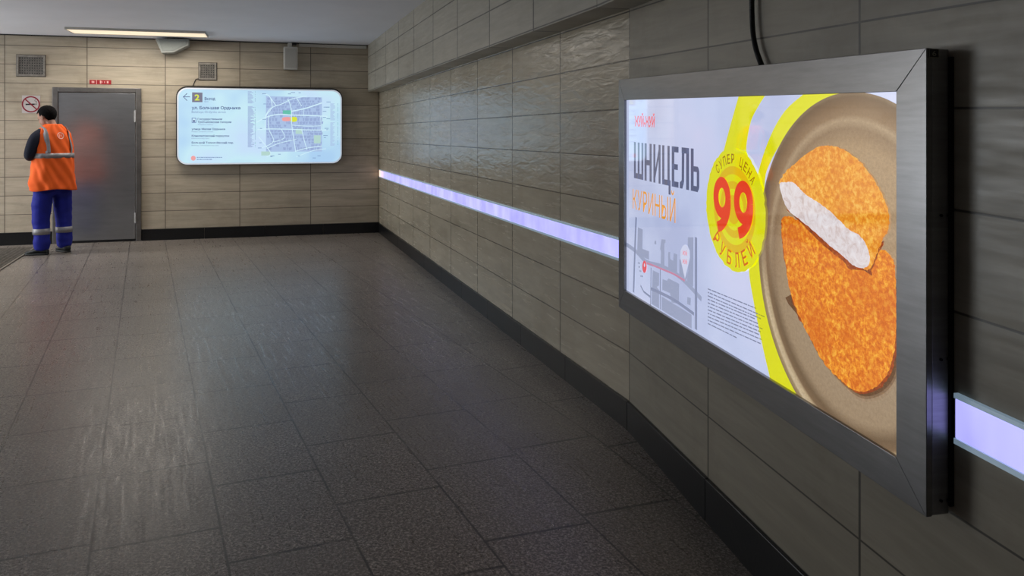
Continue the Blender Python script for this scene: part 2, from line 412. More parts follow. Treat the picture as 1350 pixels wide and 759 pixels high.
# ------------------------------------------------------------------ back wall sign (lightbox with exit list and map)
E = lambda n, c, k=1.0, rough=.22: glow(n, srgb(*c), k, (.05, .05, .055, 1), rough)
def info_sign():
    o1 = .085
    L, R = BK.px(233.5, 166, o1)[0], BK.px(450.5, 166, o1)[0]
    B = BK.px(340, 216, o1)[1]; T = BK.px(340, 117.0, o1)[1]
    def rr(a0, a1, z0, z1, r, n=8):
        pts = []
        for cx, cz, st in ((a1-r, z1-r, 0), (a0+r, z1-r, 90), (a0+r, z0+r, 180), (a1-r, z0+r, 270)):
            for i in range(n+1):
                t = radians(st+90*i/n); pts.append((cx+r*cos(t), cz+r*sin(t)))
        return pts
    root = empty('exit_information_sign', BK.P((L+R)/2, B), 'long rounded backlit white sign with a yellow exit number and street map', 'sign')
    cs = MB(); outer = rr(L, R, B, T, .13); outer2 = rr(L-.016, R+.012, B-.006, T+.024, .145); inner = rr(L+.018, R-.018, B+.018, T-.018, .115); n = len(outer)
    M_rim = plain('dark_sign_housing', srgb(52, 50, 48), .4, .3)
    vs = [BK.P(a, z, .0) for a, z in outer2]+[BK.P(a, z, o1-.02) for a, z in outer2]
    cs.add(vs, [((i+1) % n, i, i+n, (i+1) % n+n) for i in range(n)]+[tuple(range(n)), tuple(range(2*n-1, n-1, -1))], M_rim)
    c = fixnormals(cs.build('housing'))
    M_lip = glow('sign_lip', srgb(214, 226, 240), .5, (.5, .5, .52, 1), .3)
    lp = MB()
    vs = [BK.P(a, z, o1-.02) for a, z in outer]+[BK.P(a, z, o1+.004) for a, z in outer]+[BK.P(a, z, o1+.004) for a, z in inner]+[BK.P(a, z, o1-.004) for a, z in inner]
    fs = []
    for k in range(3): fs += [(k*n+(i+1) % n, k*n+i, (k+1)*n+i, (k+1)*n+(i+1) % n) for i in range(n)]
    lp.add(vs, [f[::-1] for f in fs], M_lip); lip = lp.build('rim')
    # face
    t = NT('sign_face'); uvv, u, v = t.uv(); t.b.inputs['Base Color'].default_value = (.05, .05, .06, 1); t.b.inputs['Roughness'].default_value = .2
    cl = t.noise(uvv, 1.3, 2)
    t.t.links.new(t.ramp(cl, [(.36, srgb(170, 207, 240)), (.55, srgb(196, 232, 244)), (.68, srgb(196, 222, 248))]), t.b.inputs['Emission Color'])
    t.b.inputs['Emission Strength'].default_value = 1.0
    fm = MB(); BK.poly(fm, inner, o1, t.m)
    blu = E('sign_ink', (62, 84, 140)); pal = E('sign_pale_ink', (112, 142, 188)); blk = E('sign_block', (150, 170, 212)); blk2 = E('sign_block_light', (168, 192, 228))
    wht = E('sign_road', (208, 238, 250)); gr = E('sign_green', (100, 190, 170)); rd = E('sign_red', (235, 160, 160)); ye = E('sign_yellow', (215, 225, 60)); gy = E('sign_grey', (128, 130, 160))
    grn2 = E('sign_park', (178, 212, 205))
    dsq = E('sign_dark_square', (112, 110, 132))
    S = 5.625
    def q(x, y): return (220+x/S, 100+y/S)
    def pl(pts, o, m, sm=0): BK.pxpoly(fm, [q(*p) for p in pts], o1+o, m, sm)
    def ln(pts, w, o, m, sm=0): BK.pxline(fm, [q(*p) for p in pts], w, o1+o, m, sm)
    def tx(s, x0, x1, yt, yb, m, of=.0): ptext(BK, fm, s, q(x0, yt), q(x1, yt+.012*(x1-x0)*.3), q(x1, yb), q(x0, yb), o1+.003, m, offset=of)
    ln([(172, 155), (122, 155)], .009, .002, blu); ln([(150, 130), (122, 155), (150, 183)], .009, .002, blu)
    pl([(187, 122), (264, 124), (264, 195), (187, 195)], .0015, dsq); tx('2', 206, 242, 135, 182, ye, .03)
    tx('Выход', 280, 358, 157, 180, blu, .022); tx('Exit', 280, 308, 184, 195, pal)
    tx('ул. Большая Ордынка', 184, 545, 224, 248, blu, .022); tx('Bolshaya Ordynka street', 184, 438, 258, 275, pal)
    pl([(184, 310), (218, 311), (218, 348), (184, 348)], .0015, pal); pl([(190, 316), (212, 317), (212, 342), (190, 342)], .002, wht); pl([(195, 326), (207, 326), (207, 342), (195, 342)], .0025, blu)
    tx('Государственная', 228, 410, 312, 327, blu, .022); tx('Третьяковская галерея', 228, 478, 334, 349, blu, .022); tx('Tretyakov Gallery', 228, 342, 356, 365, pal)
    tx('улица Малая Ордынка', 184, 432, 386, 401, blu, .022); tx('Malaya Ordynka street', 184, 342, 408, 417, pal)
    tx('Климентовский переулок', 184, 464, 436, 451, blu, .022); tx('Klimentovsky lane', 184, 314, 459, 467, pal)
    tx('Большой Толмачёвский пер.', 184, 495, 487, 502, blu, .022); tx('Bolshoy Tolmachyovsky lane', 184, 384, 510, 519, pal)
    pl([(196+18*cos(a*pi/8), 610+18*sin(a*pi/8)) for a in range(16)], .0015, rd)
    for y, x1 in ((604, 405), (619, 330)): 
        x = 222
        while x < x1: w = random.uniform(8, 22); pl([(x, y-3), (x+w, y-3), (x+w, y+3), (x, y+3)], .0015, pal); x += w+4
    rnd = random.Random(3)
    # index of streets: columns of short bars
    for x0, y0, y1, yy in ((600, 115, 205, 7), (600, 225, 530, 6), (1212, 205, 330, 6), (1212, 345, 515, 6)):
        y = y0
        while y < y1:
            w = rnd.uniform(20, 54) if x0 == 600 else rnd.uniform(16, 36); pl([(x0, y), (x0+w, y), (x0+w, y+3.6), (x0, y+3.6)], .0015, blk if x0 == 600 else blk2)
            if rnd.random() < .8: pl([(x0+54, y), (x0+57, y), (x0+57, y+4), (x0+54, y+4)], .0015, gr if rnd.random() < .3 else pal)
            y += yy
    # the map: town blocks, roads over them
    pl([(735, 150), (1150, 160), (1150, 560), (735, 562)], .001, blk2)
    y = 160
    while y < 550:
        x = 738 + rnd.uniform(0, 6); h = rnd.uniform(12, 22)
        while x < 1135:
            w = rnd.uniform(9, 30)
            if rnd.random() < .75:
                a = rnd.uniform(-3, 3); pl([(x, y+a), (x+w, y-a), (x+w-rnd.uniform(0, 4), y+h-a), (x+rnd.uniform(0, 3), y+h+a)], .0015, blk)
            x += w+rnd.uniform(3, 7)
        y += h+5
    for a, b in (((860, 255), (925, 285)), ((955, 392), (1005, 430)), ((1090, 440), (1140, 500)), ((700, 560), (770, 590))):
        pl([a, (b[0], a[1]), b, (a[0], b[1])], .002, gr if a[0] == 860 else grn2)
    pl([(858, 310), (912, 306), (916, 332), (862, 334)], .0022, rd, 5); pl([(918, 308), (960, 306), (962, 336), (920, 338)], .0022, ye, 5)
    roads = [([(665, 345), (740, 305), (830, 285), (920, 290), (1030, 293), (1190, 300)], .014),
             ([(730, 300), (770, 240), (860, 205), (930, 170), (1040, 150)], .010), ([(925, 262), (1030, 240), (1150, 200)], .016),
             ([(700, 130), (760, 150), (780, 230), (735, 300), (732, 400)], .010), ([(895, 170), (920, 230), (925, 330), (930, 395), (955, 560)], .010),
             ([(670, 398), (760, 393), (900, 395), (1030, 400), (1200, 402)], .012), ([(755, 290), (755, 390), (790, 485), (700, 535)], .009),
             ([(850, 395), (870, 460), (790, 490)], .008), ([(1000, 400), (1025, 500), (1040, 545)], .009), ([(740, 540), (830, 500), (960, 470)], .009),
             ([(680, 450), (735, 520), (770, 575), (740, 600)], .010), ([(770, 165), (810, 220)], .010), ([(960, 160), (1000, 225)], .008),
             ([(930, 365), (1040, 372), (1145, 370)], .009), ([(950, 560), (1040, 535), (1150, 520)], .010), ([(960, 600), (1080, 555), (1180, 540)], .008),
             ([(1140, 300), (1145, 400)], .008), ([(1010, 240), (1015, 290)], .007)]
    for p, w in roads: ln(p, w, .0026, wht, 5)
    for k in range(26):
        x, y = rnd.choice([(rnd.uniform(680, 1180), rnd.uniform(118, 145)), (rnd.uniform(680, 1180), rnd.uniform(575, 610)), (rnd.uniform(1155, 1185), rnd.uniform(160, 560)), (rnd.uniform(675, 720), rnd.uniform(150, 560))])
        w = rnd.uniform(14, 34); pl([(x, y), (x+w, y), (x+w, y+4), (x, y+4)], .003, pal)
    face = fm.build('sign_face')
    adopt(root, [c, lip, face])
info_sign()

# ------------------------------------------------------------------ the big advertising lightbox
def billboard():
    o0, o1 = .012, .074
    W0 = NEAR.px(815.5, 250, o1)[0]; W1 = NEAR.px(1221.5, 300, o1)[0]
    T = (NEAR.px(1221.5, 62, o1)[1]+NEAR.px(818, 105, o1)[1])/2; B = (NEAR.px(1221.5, 686, o1)[1]+NEAR.px(815.5, 402.5, o1)[1])/2
    print('BILL', W0, W1, T, B, NEAR.px(1221.5, 62, o1)[1], NEAR.px(818, 105, o1)[1], NEAR.px(1221.5, 686, o1)[1], NEAR.px(815.5, 402.5, o1)[1])
    root = empty('advertising_lightbox', NEAR.P((W0+W1)/2, B), 'large steel framed backlit advertising box showing breaded cutlets on a plate', 'lightbox')
    cs = MB(); NEAR.box(cs, W0+.002, W1-.002, B+.002, T-.002, o0, o1-.016, M_steel2); c = cs.build('casing', bevel=.002)
    bp = MB(); NEAR.box(bp, W0+.03, W1+.002, B+.02, T-.02, 0.001, o0, M_black); bk = bp.build('rear_shade_slab')  # black slab put in for the shade between casing and wall
    # picture opening
    ol = NEAR.px(824.5, 250, o1-.006)[0]; orr = NEAR.px(1184, 360, o1-.006)[0]
    ot = NEAR.px(1184, 121, o1-.006)[1]; obm = NEAR.px(1182, 601, o1-.006)[1]
    print('OPEN', ol, orr, ot, obm, NEAR.px(825, 131, o1)[1], NEAR.px(823, 375, o1)[1])
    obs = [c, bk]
    # four mitred rails
    rails = [[(W0, T), (W1, T), (orr, ot), (ol, ot)], [(W1, T), (W1, B), (orr, obm), (orr, ot)], [(W1, B), (W0, B), (ol, obm), (orr, obm)], [(W0, B), (W0, T), (ol, ot), (ol, obm)]]
    for r in rails:
        cxm = sum(p[0] for p in r)/4; czm = sum(p[1] for p in r)/4; g = .0008
        rr = [(p[0]+(g if p[0] < cxm else -g)*0.6, p[1]+(g if p[1] < czm else -g)*0.6) for p in r]
        m = MB(); vs = [NEAR.P(a, z, o1-.016) for a, z in rr]+[NEAR.P(a, z, o1) for a, z in rr]
        m.add(vs, [(0, 1, 2, 3), (7, 6, 5, 4), (1, 0, 4, 5), (2, 1, 5, 6), (3, 2, 6, 7), (0, 3, 7, 4)], M_steel, [(0, 0)]*8)
        obs.append(m.build('frame_rail', bevel=.0012))
    # screws on the side of the casing, number plate
    so = Frame(NEAR.P(W1, 0)[:2], -NEAR.nrm)     # side face, s runs away from the room into the wall
    zt = NEAR.tilt*W1
    def side(x, y):
        return so.px(x, y, 0)
    for x, y in ((1241, 284), (1250.5, 284), (1241, 474), (1250.5, 473), (1241, 660), (1250.5, 660)):
        a, z = side(x, y); m = MB(); p0 = Vector(so.P(a, z, -.002)); p1 = Vector(so.P(a, z, .0018)); tube(m, [p0, p1], .0034, M_black, 12); obs.append(m.build('screw'))
    m = MB(); a0, z0 = side(1224.5, 76); a1, z1 = side(1237.5, 64.5)
    a0, a1 = min(a0, a1), max(a0, a1)
    so.box(m, a0, a1, z0, z1, -.001, .0012, plain('number_plate', srgb(20, 20, 19), .5))
    Mn = plain('number_pale', srgb(150, 148, 135), .5)
    mm = (a0+a1)/2; hh = (z1-z0)
    text_map(so, m, '6', lambda u, v: (mm-.0055+u*.011, z0+hh*.2+v*hh*.6), .002, Mn, offset=.01)
    for e in ((a0, a1, z0, z0+.0012), (a0, a1, z1-.0012, z1), (a0, a0+.001, z0, z1), (a1-.001, a1, z0, z1)): so.box(m, *e, .0012, .0016, Mn)
    obs.append(m.build('number_plate'))
    # ---------------------------------------------------------------- poster
    pm = MB(); op = o1-.012
    G = lambda n, c, k=1.0, r=.045: glow(n, srgb(*c), k, (.04, .04, .045, 1), r, 1.0)
    t = NT('poster_paper'); uvv, u, v = t.uv(); t.b.inputs['Base Color'].default_value = (.04, .04, .045, 1); t.b.inputs['Roughness'].default_value = .045; t.b.inputs['Specular IOR Level'].default_value = 1.0
    t.t.links.new(t.ramp(t.noise(uvv, 1.6, 3), [(.35, srgb(176, 186, 222)), (.5, srgb(194, 204, 236)), (.68, srgb(206, 210, 240))]), t.b.inputs['Emission Color']); t.b.inputs['Emission Strength'].default_value = 1.08
    PAPER = t.m
    NEAR.poly(pm, [(ol-.008, obm-.008), (orr+.008, obm-.008), (orr+.008, ot+.008), (ol-.008, ot+.008)], op, PAPER)
    YE = G('poster_yellow', (226, 226, 0)); OY = G('poster_dark_yellow', (226, 190, 0)); RE = G('poster_red', (236, 66, 22)); RB = G('poster_brown_ink', (150, 96, 0)); RO = G('poster_orange_red', (214, 96, 0))
    INK = G('poster_slate_ink', (92, 100, 132)); OR = G('poster_orange', (238, 160, 50)); MG = G('poster_map_grey', (158, 168, 200)); MR = G('poster_map_road', (138, 148, 182)); PK = G('poster_pale_red', (206, 136, 168)); RD = G('poster_logo_red', (235, 84, 96)); WH = G('poster_white', (214, 220, 246)); FP = G('poster_fine_print', (116, 124, 158))
    FPY = G('poster_fine_print_on_yellow', (160, 162, 40))
    def pp(pts, lay, m, sm=0):
        NEAR.pxpoly(pm, pts, op+lay*.0004, m, sm)
    def clip(pts, lay, m):   # polygon in plane coordinates clipped to the opening
        for ax, lim, sg in ((0, ol-.004, 1), (0, orr+.004, -1), (1, obm-.004, 1), (1, ot+.004, -1)):
            out = []
            for i in range(len(pts)):
                a, b = pts[i-1], pts[i]; ia = (a[ax]-lim)*sg >= 0; ib = (b[ax]-lim)*sg >= 0
                if ia != ib:
                    k = (lim-a[ax])/(b[ax]-a[ax]); out.append((a[0]+(b[0]-a[0])*k, a[1]+(b[1]-a[1])*k))
                if ib: out.append(b)
            pts = out
        NEAR.poly(pm, pts, op+lay*.0004, m)
    # yellow bands
    pp(catmull([(974, 126), (968, 147), (961, 172), (954, 199)], 4, False)+[(960, 225), (985, 215)]+catmull([(986, 205), (984, 193), (990, 160), (1001, 138), (1010, 124)], 4, False), 1, YE)
    pp(catmull([(1062, 122), (1035, 146), (1015, 181), (999, 230), (990, 290), (987, 351), (994, 400), (1005.6, 457.5), (1018, 510)], 5, False)+[(1060, 540)]+catmull([(1052, 520), (1030, 457.5), (1012, 386), (1008, 330), (1008, 245), (1015, 215), (1036, 180), (1066, 150), (1112, 121)], 5, False), 1, YE)
    # plate: circle fitted through three rim points
    a, b, c_ = (Vector(NEAR.px(*p, op)) for p in ((1100, 125), (1001, 300), (1052, 522)))
    d = 2*(a.x*(b.y-c_.y)+b.x*(c_.y-a.y)+c_.x*(a.y-b.y))
    ux = (a.length_squared*(b.y-c_.y)+b.length_squared*(c_.y-a.y)+c_.length_squared*(a.y-b.y))/d
    uy = (a.length_squared*(c_.x-b.x)+b.length_squared*(a.x-c_.x)+c_.length_squared*(b.x-a.x))/d
    R = (a-Vector((ux, uy))).length; print('PLATE', ux, uy, R)
    t = NT('poster_plate'); uvv, u, v = t.uv(); t.b.inputs['Base Color'].default_value = (.04, .04, .04, 1); t.b.inputs['Roughness'].default_value = .06
    dx = t.math('SUBTRACT', u, ux); dz = t.math('SUBTRACT', v, uy)
    rr = t.math('DIVIDE', t.math('SQRT', t.math('ADD', t.math('MULTIPLY', dx, dx), t.math('MULTIPLY', dz, dz))), R)
    ri = t.math('ADD', rr, t.math('MULTIPLY', t.range(v, uy-R*.6, uy+R*.9, 0, 1), -.0))
    up = t.ramp(ri, [(.0, srgb(194, 170, 140)), (.70, srgb(182, 152, 116)), (.80, srgb(150, 122, 92)), (.845, srgb(182, 156, 124)), (.875, srgb(150, 120, 88)), (.93, srgb(128, 98, 68)), (.975, srgb(112, 86, 62)), (1.0, srgb(140, 118, 92))])
    lo = t.ramp(ri, [(.0, srgb(184, 164, 140)), (.78, srgb(172, 148, 118)), (.85, srgb(118, 95, 68)), (.895, srgb(134, 108, 78)), (.915, srgb(206, 182, 144)), (.955, srgb(222, 202, 166)), (.97, srgb(170, 146, 108)), (1.0, srgb(150, 126, 88))])
    cc = t.mix(t.range(v, uy-R*.35, uy+R*.15, 0, 1), lo, up)
    grain = t.noise(uvv, 100, 4, .85)
    cc = t.mix(t.range(grain, .36, .62, .34, 0), cc, srgb(104, 80, 56))
    t.t.links.new(cc, t.b.inputs['Emission Color']); t.b.inputs['Emission Strength'].default_value = .95
    clip([(ux+R*cos(2*pi*i/160), uy+R*sin(2*pi*i/160)) for i in range(160)], 3, t.m)
    # the soft shadow printed beneath the cutlets, then cutlets
    def crumb(name, cA, cB, cC, sc, red=.5):
        t = NT(name); uvv, u, v = t.uv(); t.b.inputs['Base Color'].default_value = (.1, .08, .05, 1); t.b.inputs['Roughness'].default_value = .06
        n1 = t.noise(uvv, sc, 5, .72, .3); n2 = t.noise(uvv, sc*.12, 3, .6); n3 = t.noise(uvv, sc*3.2, 2, .7)
        c1 = t.ramp(n1, [(.38, srgb(*cA)), (.5, srgb(*cB)), (.63, srgb(*cC))])
        c1 = t.mix(t.range(n2, .42, .62, 0, red), c1, srgb(*cA))
        c1 = t.mix(t.range(n3, .6, .72, 0, .45), c1, srgb(246, 190, 90))
        t.t.links.new(c1, t.b.inputs['Emission Color']); t.b.inputs['Emission Strength'].default_value = 1
        return t.m
    CR1 = crumb('poster_crumb_light', (222, 124, 16), (240, 156, 32), (250, 198, 88), 60, .4)
    CR2 = crumb('poster_crumb_dark', (212, 96, 2), (236, 134, 14), (252, 190, 62), 58, .55)
    BR = crumb('poster_crust_edge', (120, 40, 0), (160, 62, 4), (190, 84, 10), 50, .5)
    t = NT('poster_meat'); uvv, u, v = t.uv(); t.b.inputs['Base Color'].default_value = (.04, .04, .04, 1); t.b.inputs['Roughness'].default_value = .06
    t.t.links.new(t.ramp(t.noise(uvv, 30, 4, .7, 1.2), [(.3, srgb(206, 186, 182)), (.5, srgb(228, 218, 220)), (.7, srgb(238, 234, 238))]), t.b.inputs['Emission Color']); t.b.inputs['Emission Strength'].default_value = 1
    MEAT = t.m
    a4 = lambda x, y: (990+x/3.162, 120+y/3.162)
    a5 = lambda x, y: (990+x/2.81, 340+y/2.81)
    low = [a4(135, 525), a4(180, 530), a4(240, 575), a4(300, 640), a4(380, 700), a4(440, 735), a4(500, 700), a4(545, 660), a4(585, 690), a4(600, 730), (1181.5, 380), (1182, 411), (1180, 455), (1172, 487), (1160, 506), (1146, 514), (1132, 516), (1119, 510), (1107, 500), (1093, 486), (1079, 467), (1067, 444), (1055, 420), (1043, 388), (1036, 352), (1032, 325), (1030, 300)]
    cxs = sum(p[0] for p in low)/len(low); cys = sum(p[1] for p in low)/len(low)
    for i, (k, col) in enumerate(((1.10, (158, 134, 108)), (1.065, (132, 104, 78)), (1.035, (98, 66, 42)))):
        g_ = lambda x: max(0, min(1, (x-1070)/50))
        q = [(min(1182.5, x+((x-cxs)*(k-1)+6)*g_(x)), y+((y-cys)*(k-1)+2)*g_(x)) for x, y in low if y > 380]
        cm = crumb('poster_shadow_%s' % ('soft', 'middle', 'deep')[i], tuple(int(c*.9) for c in col), col, tuple(min(255, int(c*1.1)) for c in col), 90, .3)
        q = [p for p in q]
        pp(q, 4+i, cm, 4)
    def rough(pts, amp, seed):
        r = random.Random(seed); o = catmull(pts, 7); cx = sum(p[0] for p in o)/len(o); cy = sum(p[1] for p in o)/len(o)
        return [(x+r.uniform(-amp, amp), y+r.uniform(-amp, amp)) for x, y in o]
    pp([(min(x+(3 if y > 420 else 0), 1183), y+3) for x, y in rough(low, .9, 6)], 7.4, BR)
    pp([(min(x, 1182.5), y) for x, y in rough(low, .9, 1)], 8, CR2)
    upc = [a4(120, 390), a4(128, 360), a4(150, 332), a4(200, 285), a4(250, 248), a4(300, 228), a4(350, 232), a4(400, 250), a4(450, 290), a4(500, 350), a4(535, 410), a4(565, 470), a4(577, 530), a4(572, 580), a4(548, 620), a4(525, 680), a4(500, 738), a4(470, 742), a4(440, 700), a4(300, 560), a4(180, 450)]
    pp(rough([(x+.8, y+2) for x, y in upc[14:18]]+[a4(160, 500), a4(220, 560), a4(300, 640), a4(380, 705), a4(430, 742)], .6, 4), 9, BR)
    pp(rough(upc, .8, 2), 10, CR1)
    meat = [a4(120, 388), a4(140, 380), a4(180, 383), a4(215, 420), a4(260, 452), a4(310, 485), a4(370, 540), a4(410, 578), a4(450, 600), a4(480, 640), a4(495, 690), a4(490, 725), a4(465, 738), a4(430, 728), a4(380, 685), a4(330, 645), a4(270, 590), a4(215, 545), a4(160, 500), a4(132, 445)]
    pp(rough(meat, .5, 3), 11, MEAT)
    # price badge
    bc = Vector(NEAR.px(969, 276, op)); rb = .212; r = random.Random(5)
    def disc(rad, lay, m, jag=0, n=72, c0=bc, sx=1.0):
        NEAR.poly(pm, [(c0.x+sx*(rad+r.uniform(-jag, jag))*cos(2*pi*i/n), c0.y+(rad+r.uniform(-jag, jag))*sin(2*pi*i/n)) for i in range(n)], op+lay*.0004, m)
    disc(rb, 12, YE, .0035, 96)
    disc(.150, 13, OY); disc(.122, 14, YE); disc(.098, 15, OY); disc(.072, 16, YE); disc(.050, 17, OY)
    def nine(cx, cz, w, h, m, lay):
        """a bold 9: a ring and a tail"""
        th = w*.30; rx = w/2-th/2; rz = h*.265; top = cz+h/2-rz-th/2
        pts = [Vector((cx+rx*cos(t), top+rz*sin(t))) for t in [2*pi*i/36 for i in range(37)]]
        NEAR.line(pm, pts, th, op+lay*.0004, m)
        tail = [Vector(p) for p in catmull([(cx+rx, top), (cx+rx*.97, top-h*.16), (cx+rx*.62, top-h*.34), (cx-rx*.05, top-h*.47), (cx-rx*.72, top-h*.53)], 6, False)]
        NEAR.line(pm, tail, th, op+(lay+.6)*.0004, m)
    for x0, x1, y0, y1 in ((943, 965.8, 232, 309), (970, 995.5, 237, 318)):
        p0 = Vector(NEAR.px(x0, (y0+y1)/2, op)); p1 = Vector(NEAR.px(x1, (y0+y1)/2, op)); xm = (x0+x1)/2
        zt_ = NEAR.px(xm, y0+1, op)[1]; zb_ = NEAR.px(xm, y1, op)[1]
        nine((p0.x+p1.x)/2, (zt_+zb_)/2, p1.x-p0.x, zt_-zb_, RE, 18)
    def arc(txt, r0, hgt, a0, a1, m, below=False, asp=.6):
        n = len(txt)
        for i, ch in enumerate(txt):
            if ch == ' ': continue
            th = radians(a0+(a1-a0)*i/(n-1))
            rad = Vector((cos(th), sin(th))); tan = Vector((sin(th), -cos(th)))
            if below: rad = -rad; tan = -tan
            w = hgt*asp
            base = bc + Vector((cos(th), sin(th)))*r0
            def f(u, v, base=base, tan=tan, rad=rad, w=w):
                p = base + tan*(u-.5)*w + rad*(v-.5)*hgt; return p.x, p.y
            text_map(NEAR, pm, ch, f, op+.0076, m, offset=.01)
    arc('СУПЕР ЦЕНА', .176, .034, 131, 40, RB)
    arc('РУБЛЕЙ', .172, .052, 224, 316, RO, True)
    # headline: condensed block letters drawn stroke by stroke
    def cell(x0, x1, sh):
        S_ = 6.327; cv = lambda x: 820+x/S_
        tp = lambda x: 180+(45+(x-100)*.111)/S_; bt = lambda x: 180+(345+(x-100)*.222)/S_
        def f(u, v):
            X = x0+(x1-x0)*u; y = bt(X)+(tp(X)-bt(X))*v
            return cv(X), y
        for poly in sh: pp([f(u, v) for u, v in poly], 2, INK)
    bx = lambda a, b, c, d: [(a, c), (b, c), (b, d), (a, d)]
    w_ = .3
    cell(100, 178, [bx(0, .2, 0, 1), bx(.4, .6, 0, 1), bx(.8, 1, 0, 1), bx(0, 1, 0, .15)])
    cell(188, 248, [bx(0, w_, 0, 1), bx(1-w_, 1, 0, 1), bx(w_, 1-w_, .42, .56)])
    cell(262, 322, [bx(0, .28, 0, 1), bx(.72, 1, 0, 1), [(.28, .12), (.28, .38), (.72, .88), (.72, .62)]])
    cell(335, 398, [bx(0, w_, 0, 1), bx(1-w_, 1, 0, 1), bx(0, 1, 0, .14), bx(.85, 1.12, -.22, .14)])
    cell(415, 472, [bx(0, .38, 0, 1), bx(0, 1, 0, .14), bx(0, 1, .86, 1), bx(0, .9, .43, .57)])
    cell(482, 560, [bx(.68, 1, 0, 1), bx(.2, 1, .86, 1), [(.2, .1), (.46, .16), (.5, .9), (.22, .9)], [(0, 0), (.28, .0), (.44, .14), (.2, .2), (0, .14)]])
    cell(574, 645, [bx(0, .34, 0, 1), bx(.3, .85, 0, .13), bx(.3, .85, .46, .59), [(.7, .04), (.92, .04), (1, .12), (1, .48), (.9, .57), (.7, .57)]])
    ptext(NEAR, pm, 'КУРИНЫЙ', (834.3, 249), (890.5, 261.5), (890.5, 294), (834.3, 274.5), op+.0008, OR, offset=.0)
    # logo and notes above the headline
    ptext(NEAR, pm, 'ЖУЙ-ЖУЙ', (836.5, 152.5), (863.5, 153.5), (862.5, 168), (837, 166.5), op+.0008, RD, offset=.03)
    # district map
    c4 = lambda x, y: (820+x/4.895, 280+y/4.895)
    def mp(pts, m=MG, lay=1, sm=0): pp([c4(*p) for p in pts], lay, m, sm)
    def ml(pts, w, m=MR, lay=2, sm=0): NEAR.pxline(pm, [c4(*p) for p in pts], w, op+lay*.0004, m, sm)
    mp([(103, 95), (135, 110), (133, 235), (175, 250), (175, 305), (98, 272)])
    mp([(255, 172), (282, 175), (282, 195), (275, 200), (275, 345), (250, 338), (252, 250), (246, 235)]); mp([(210, 185), (222, 180), (222, 205), (210, 205)])
    mp([(298, 255), (312, 255), (312, 300), (330, 312), (335, 262), (357, 270), (357, 390), (298, 370)])
    mp([(425, 160), (462, 160), (460, 478), (420, 462)]); mp([(370, 300), (400, 320), (430, 370), (415, 440), (370, 415)])
    mp([(198, 372), (240, 392), (240, 470), (225, 480), (240, 500), (240, 620), (190, 590)]); mp([(262, 430), (290, 440), (300, 425), (370, 460), (368, 590), (320, 580), (310, 520), (260, 498)])
    mp([(255, 540), (450, 660), (450, 750), (255, 628)]); mp([(422, 545), (445, 552), (443, 600), (420, 590)])
    ml([(92, 30), (85, 200), (75, 515)], .020); ml([(478, 160), (478, 755)], .022); ml([(20, 200), (90, 250), (160, 320), (260, 350), (380, 420), (514, 560)], .020, MG, 1.5, 4)
    ml([(188, 355), (185, 600)], .010); ml([(248, 365), (247, 625)], .010); ml([(185, 490), (330, 560), (465, 655)], .014, MR, 2.2, 4); ml([(120, 470), (140, 510), (188, 548)], .010)
    ml([(160, 325), (210, 345), (270, 370), (340, 400), (405, 440)], .008, PK, 3, 4)
    dc = [(145+14*cos(a*pi/9), 350+40*sin(a*pi/9)) for a in range(18)]; mp(dc, RD, 4); mp([(145+4*cos(a*pi/9), 340+12*sin(a*pi/9)) for a in range(18)], WH, 5)
    mp([(405, 425), (384, 330), (376, 290), (378, 245), (392, 215), (406, 206), (420, 215), (434, 245), (436, 290), (426, 335)], WH, 4)
    for yy in (245, 300): ptext(NEAR, pm, 'ЖУЙ', c4(391, yy), c4(419, yy+8), c4(419, yy+36), c4(391, yy+28), op+.002, RD, offset=.01)
    for x, y, w in ((103, 320, 14), (106, 345, 12), (112, 372, 14), (118, 405, 20)): mp([(x, y), (x+w, y+2), (x+w, y+12), (x, y+10)], MG, 3)
    # fine print: unreadable lines of tiny words
    c5 = lambda x, y: (925+x/7.59, 370+y/7.59)
    r = random.Random(11)
    yl = [75, 109, 144, 179, 214, 249, 284, 319, 353, 387, 421]
    yr = [295, 345, 380, 405, 440, 475, 512, 545, 585, 630, 690]
    en = [545, 630, 605, 560, 575, 610, 590, 580, 600, 590, 350]
    for y0_, y1_, e in zip(yl, yr, en):
        x = 62
        while x < e-20:
            w = r.uniform(12, 52); x2 = min(x+w, e); g = lambda X: y0_+(y1_-y0_)*(X-62)/(545)
            on_y = x > 478+ (g(x)-60)*.19
            pp([c5(x, g(x)), c5(x2, g(x2)), c5(x2, g(x2)+12), c5(x, g(x)+11)], 2, FPY if on_y else FP); x = x2+r.uniform(5, 9)
    for mt in pm.mats:                       # the picture sits under clear acrylic
        b_ = mt.node_tree.nodes['Principled BSDF'].inputs; b_['Coat Weight'].default_value = 1; b_['Coat IOR'].default_value = 1.6; b_['Coat Roughness'].default_value = .03
    poster = pm.build('poster')
    obs.append(poster)
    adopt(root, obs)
    # ribbed cable conduit dropping onto the box
    cm = MB(); pts = []
    ctrl = catmull([(990.5, -60), (991, -20), (991.5, 20), (993, 45), (997, 66), (1004, 86)], 26, False)
    for i, (x, y) in enumerate(ctrl):
        a, z = NEAR.px(x, y, .02); pts.append(NEAR.P(a, z, .02+(.012 if False else 0)))
    tube(cm, pts, .0082, M_black, 12, .14)
    mark(cm.build('cable_conduit', smooth=False), 'black ribbed cable conduit hanging down to the top of the advertising box', 'cable')
billboard()

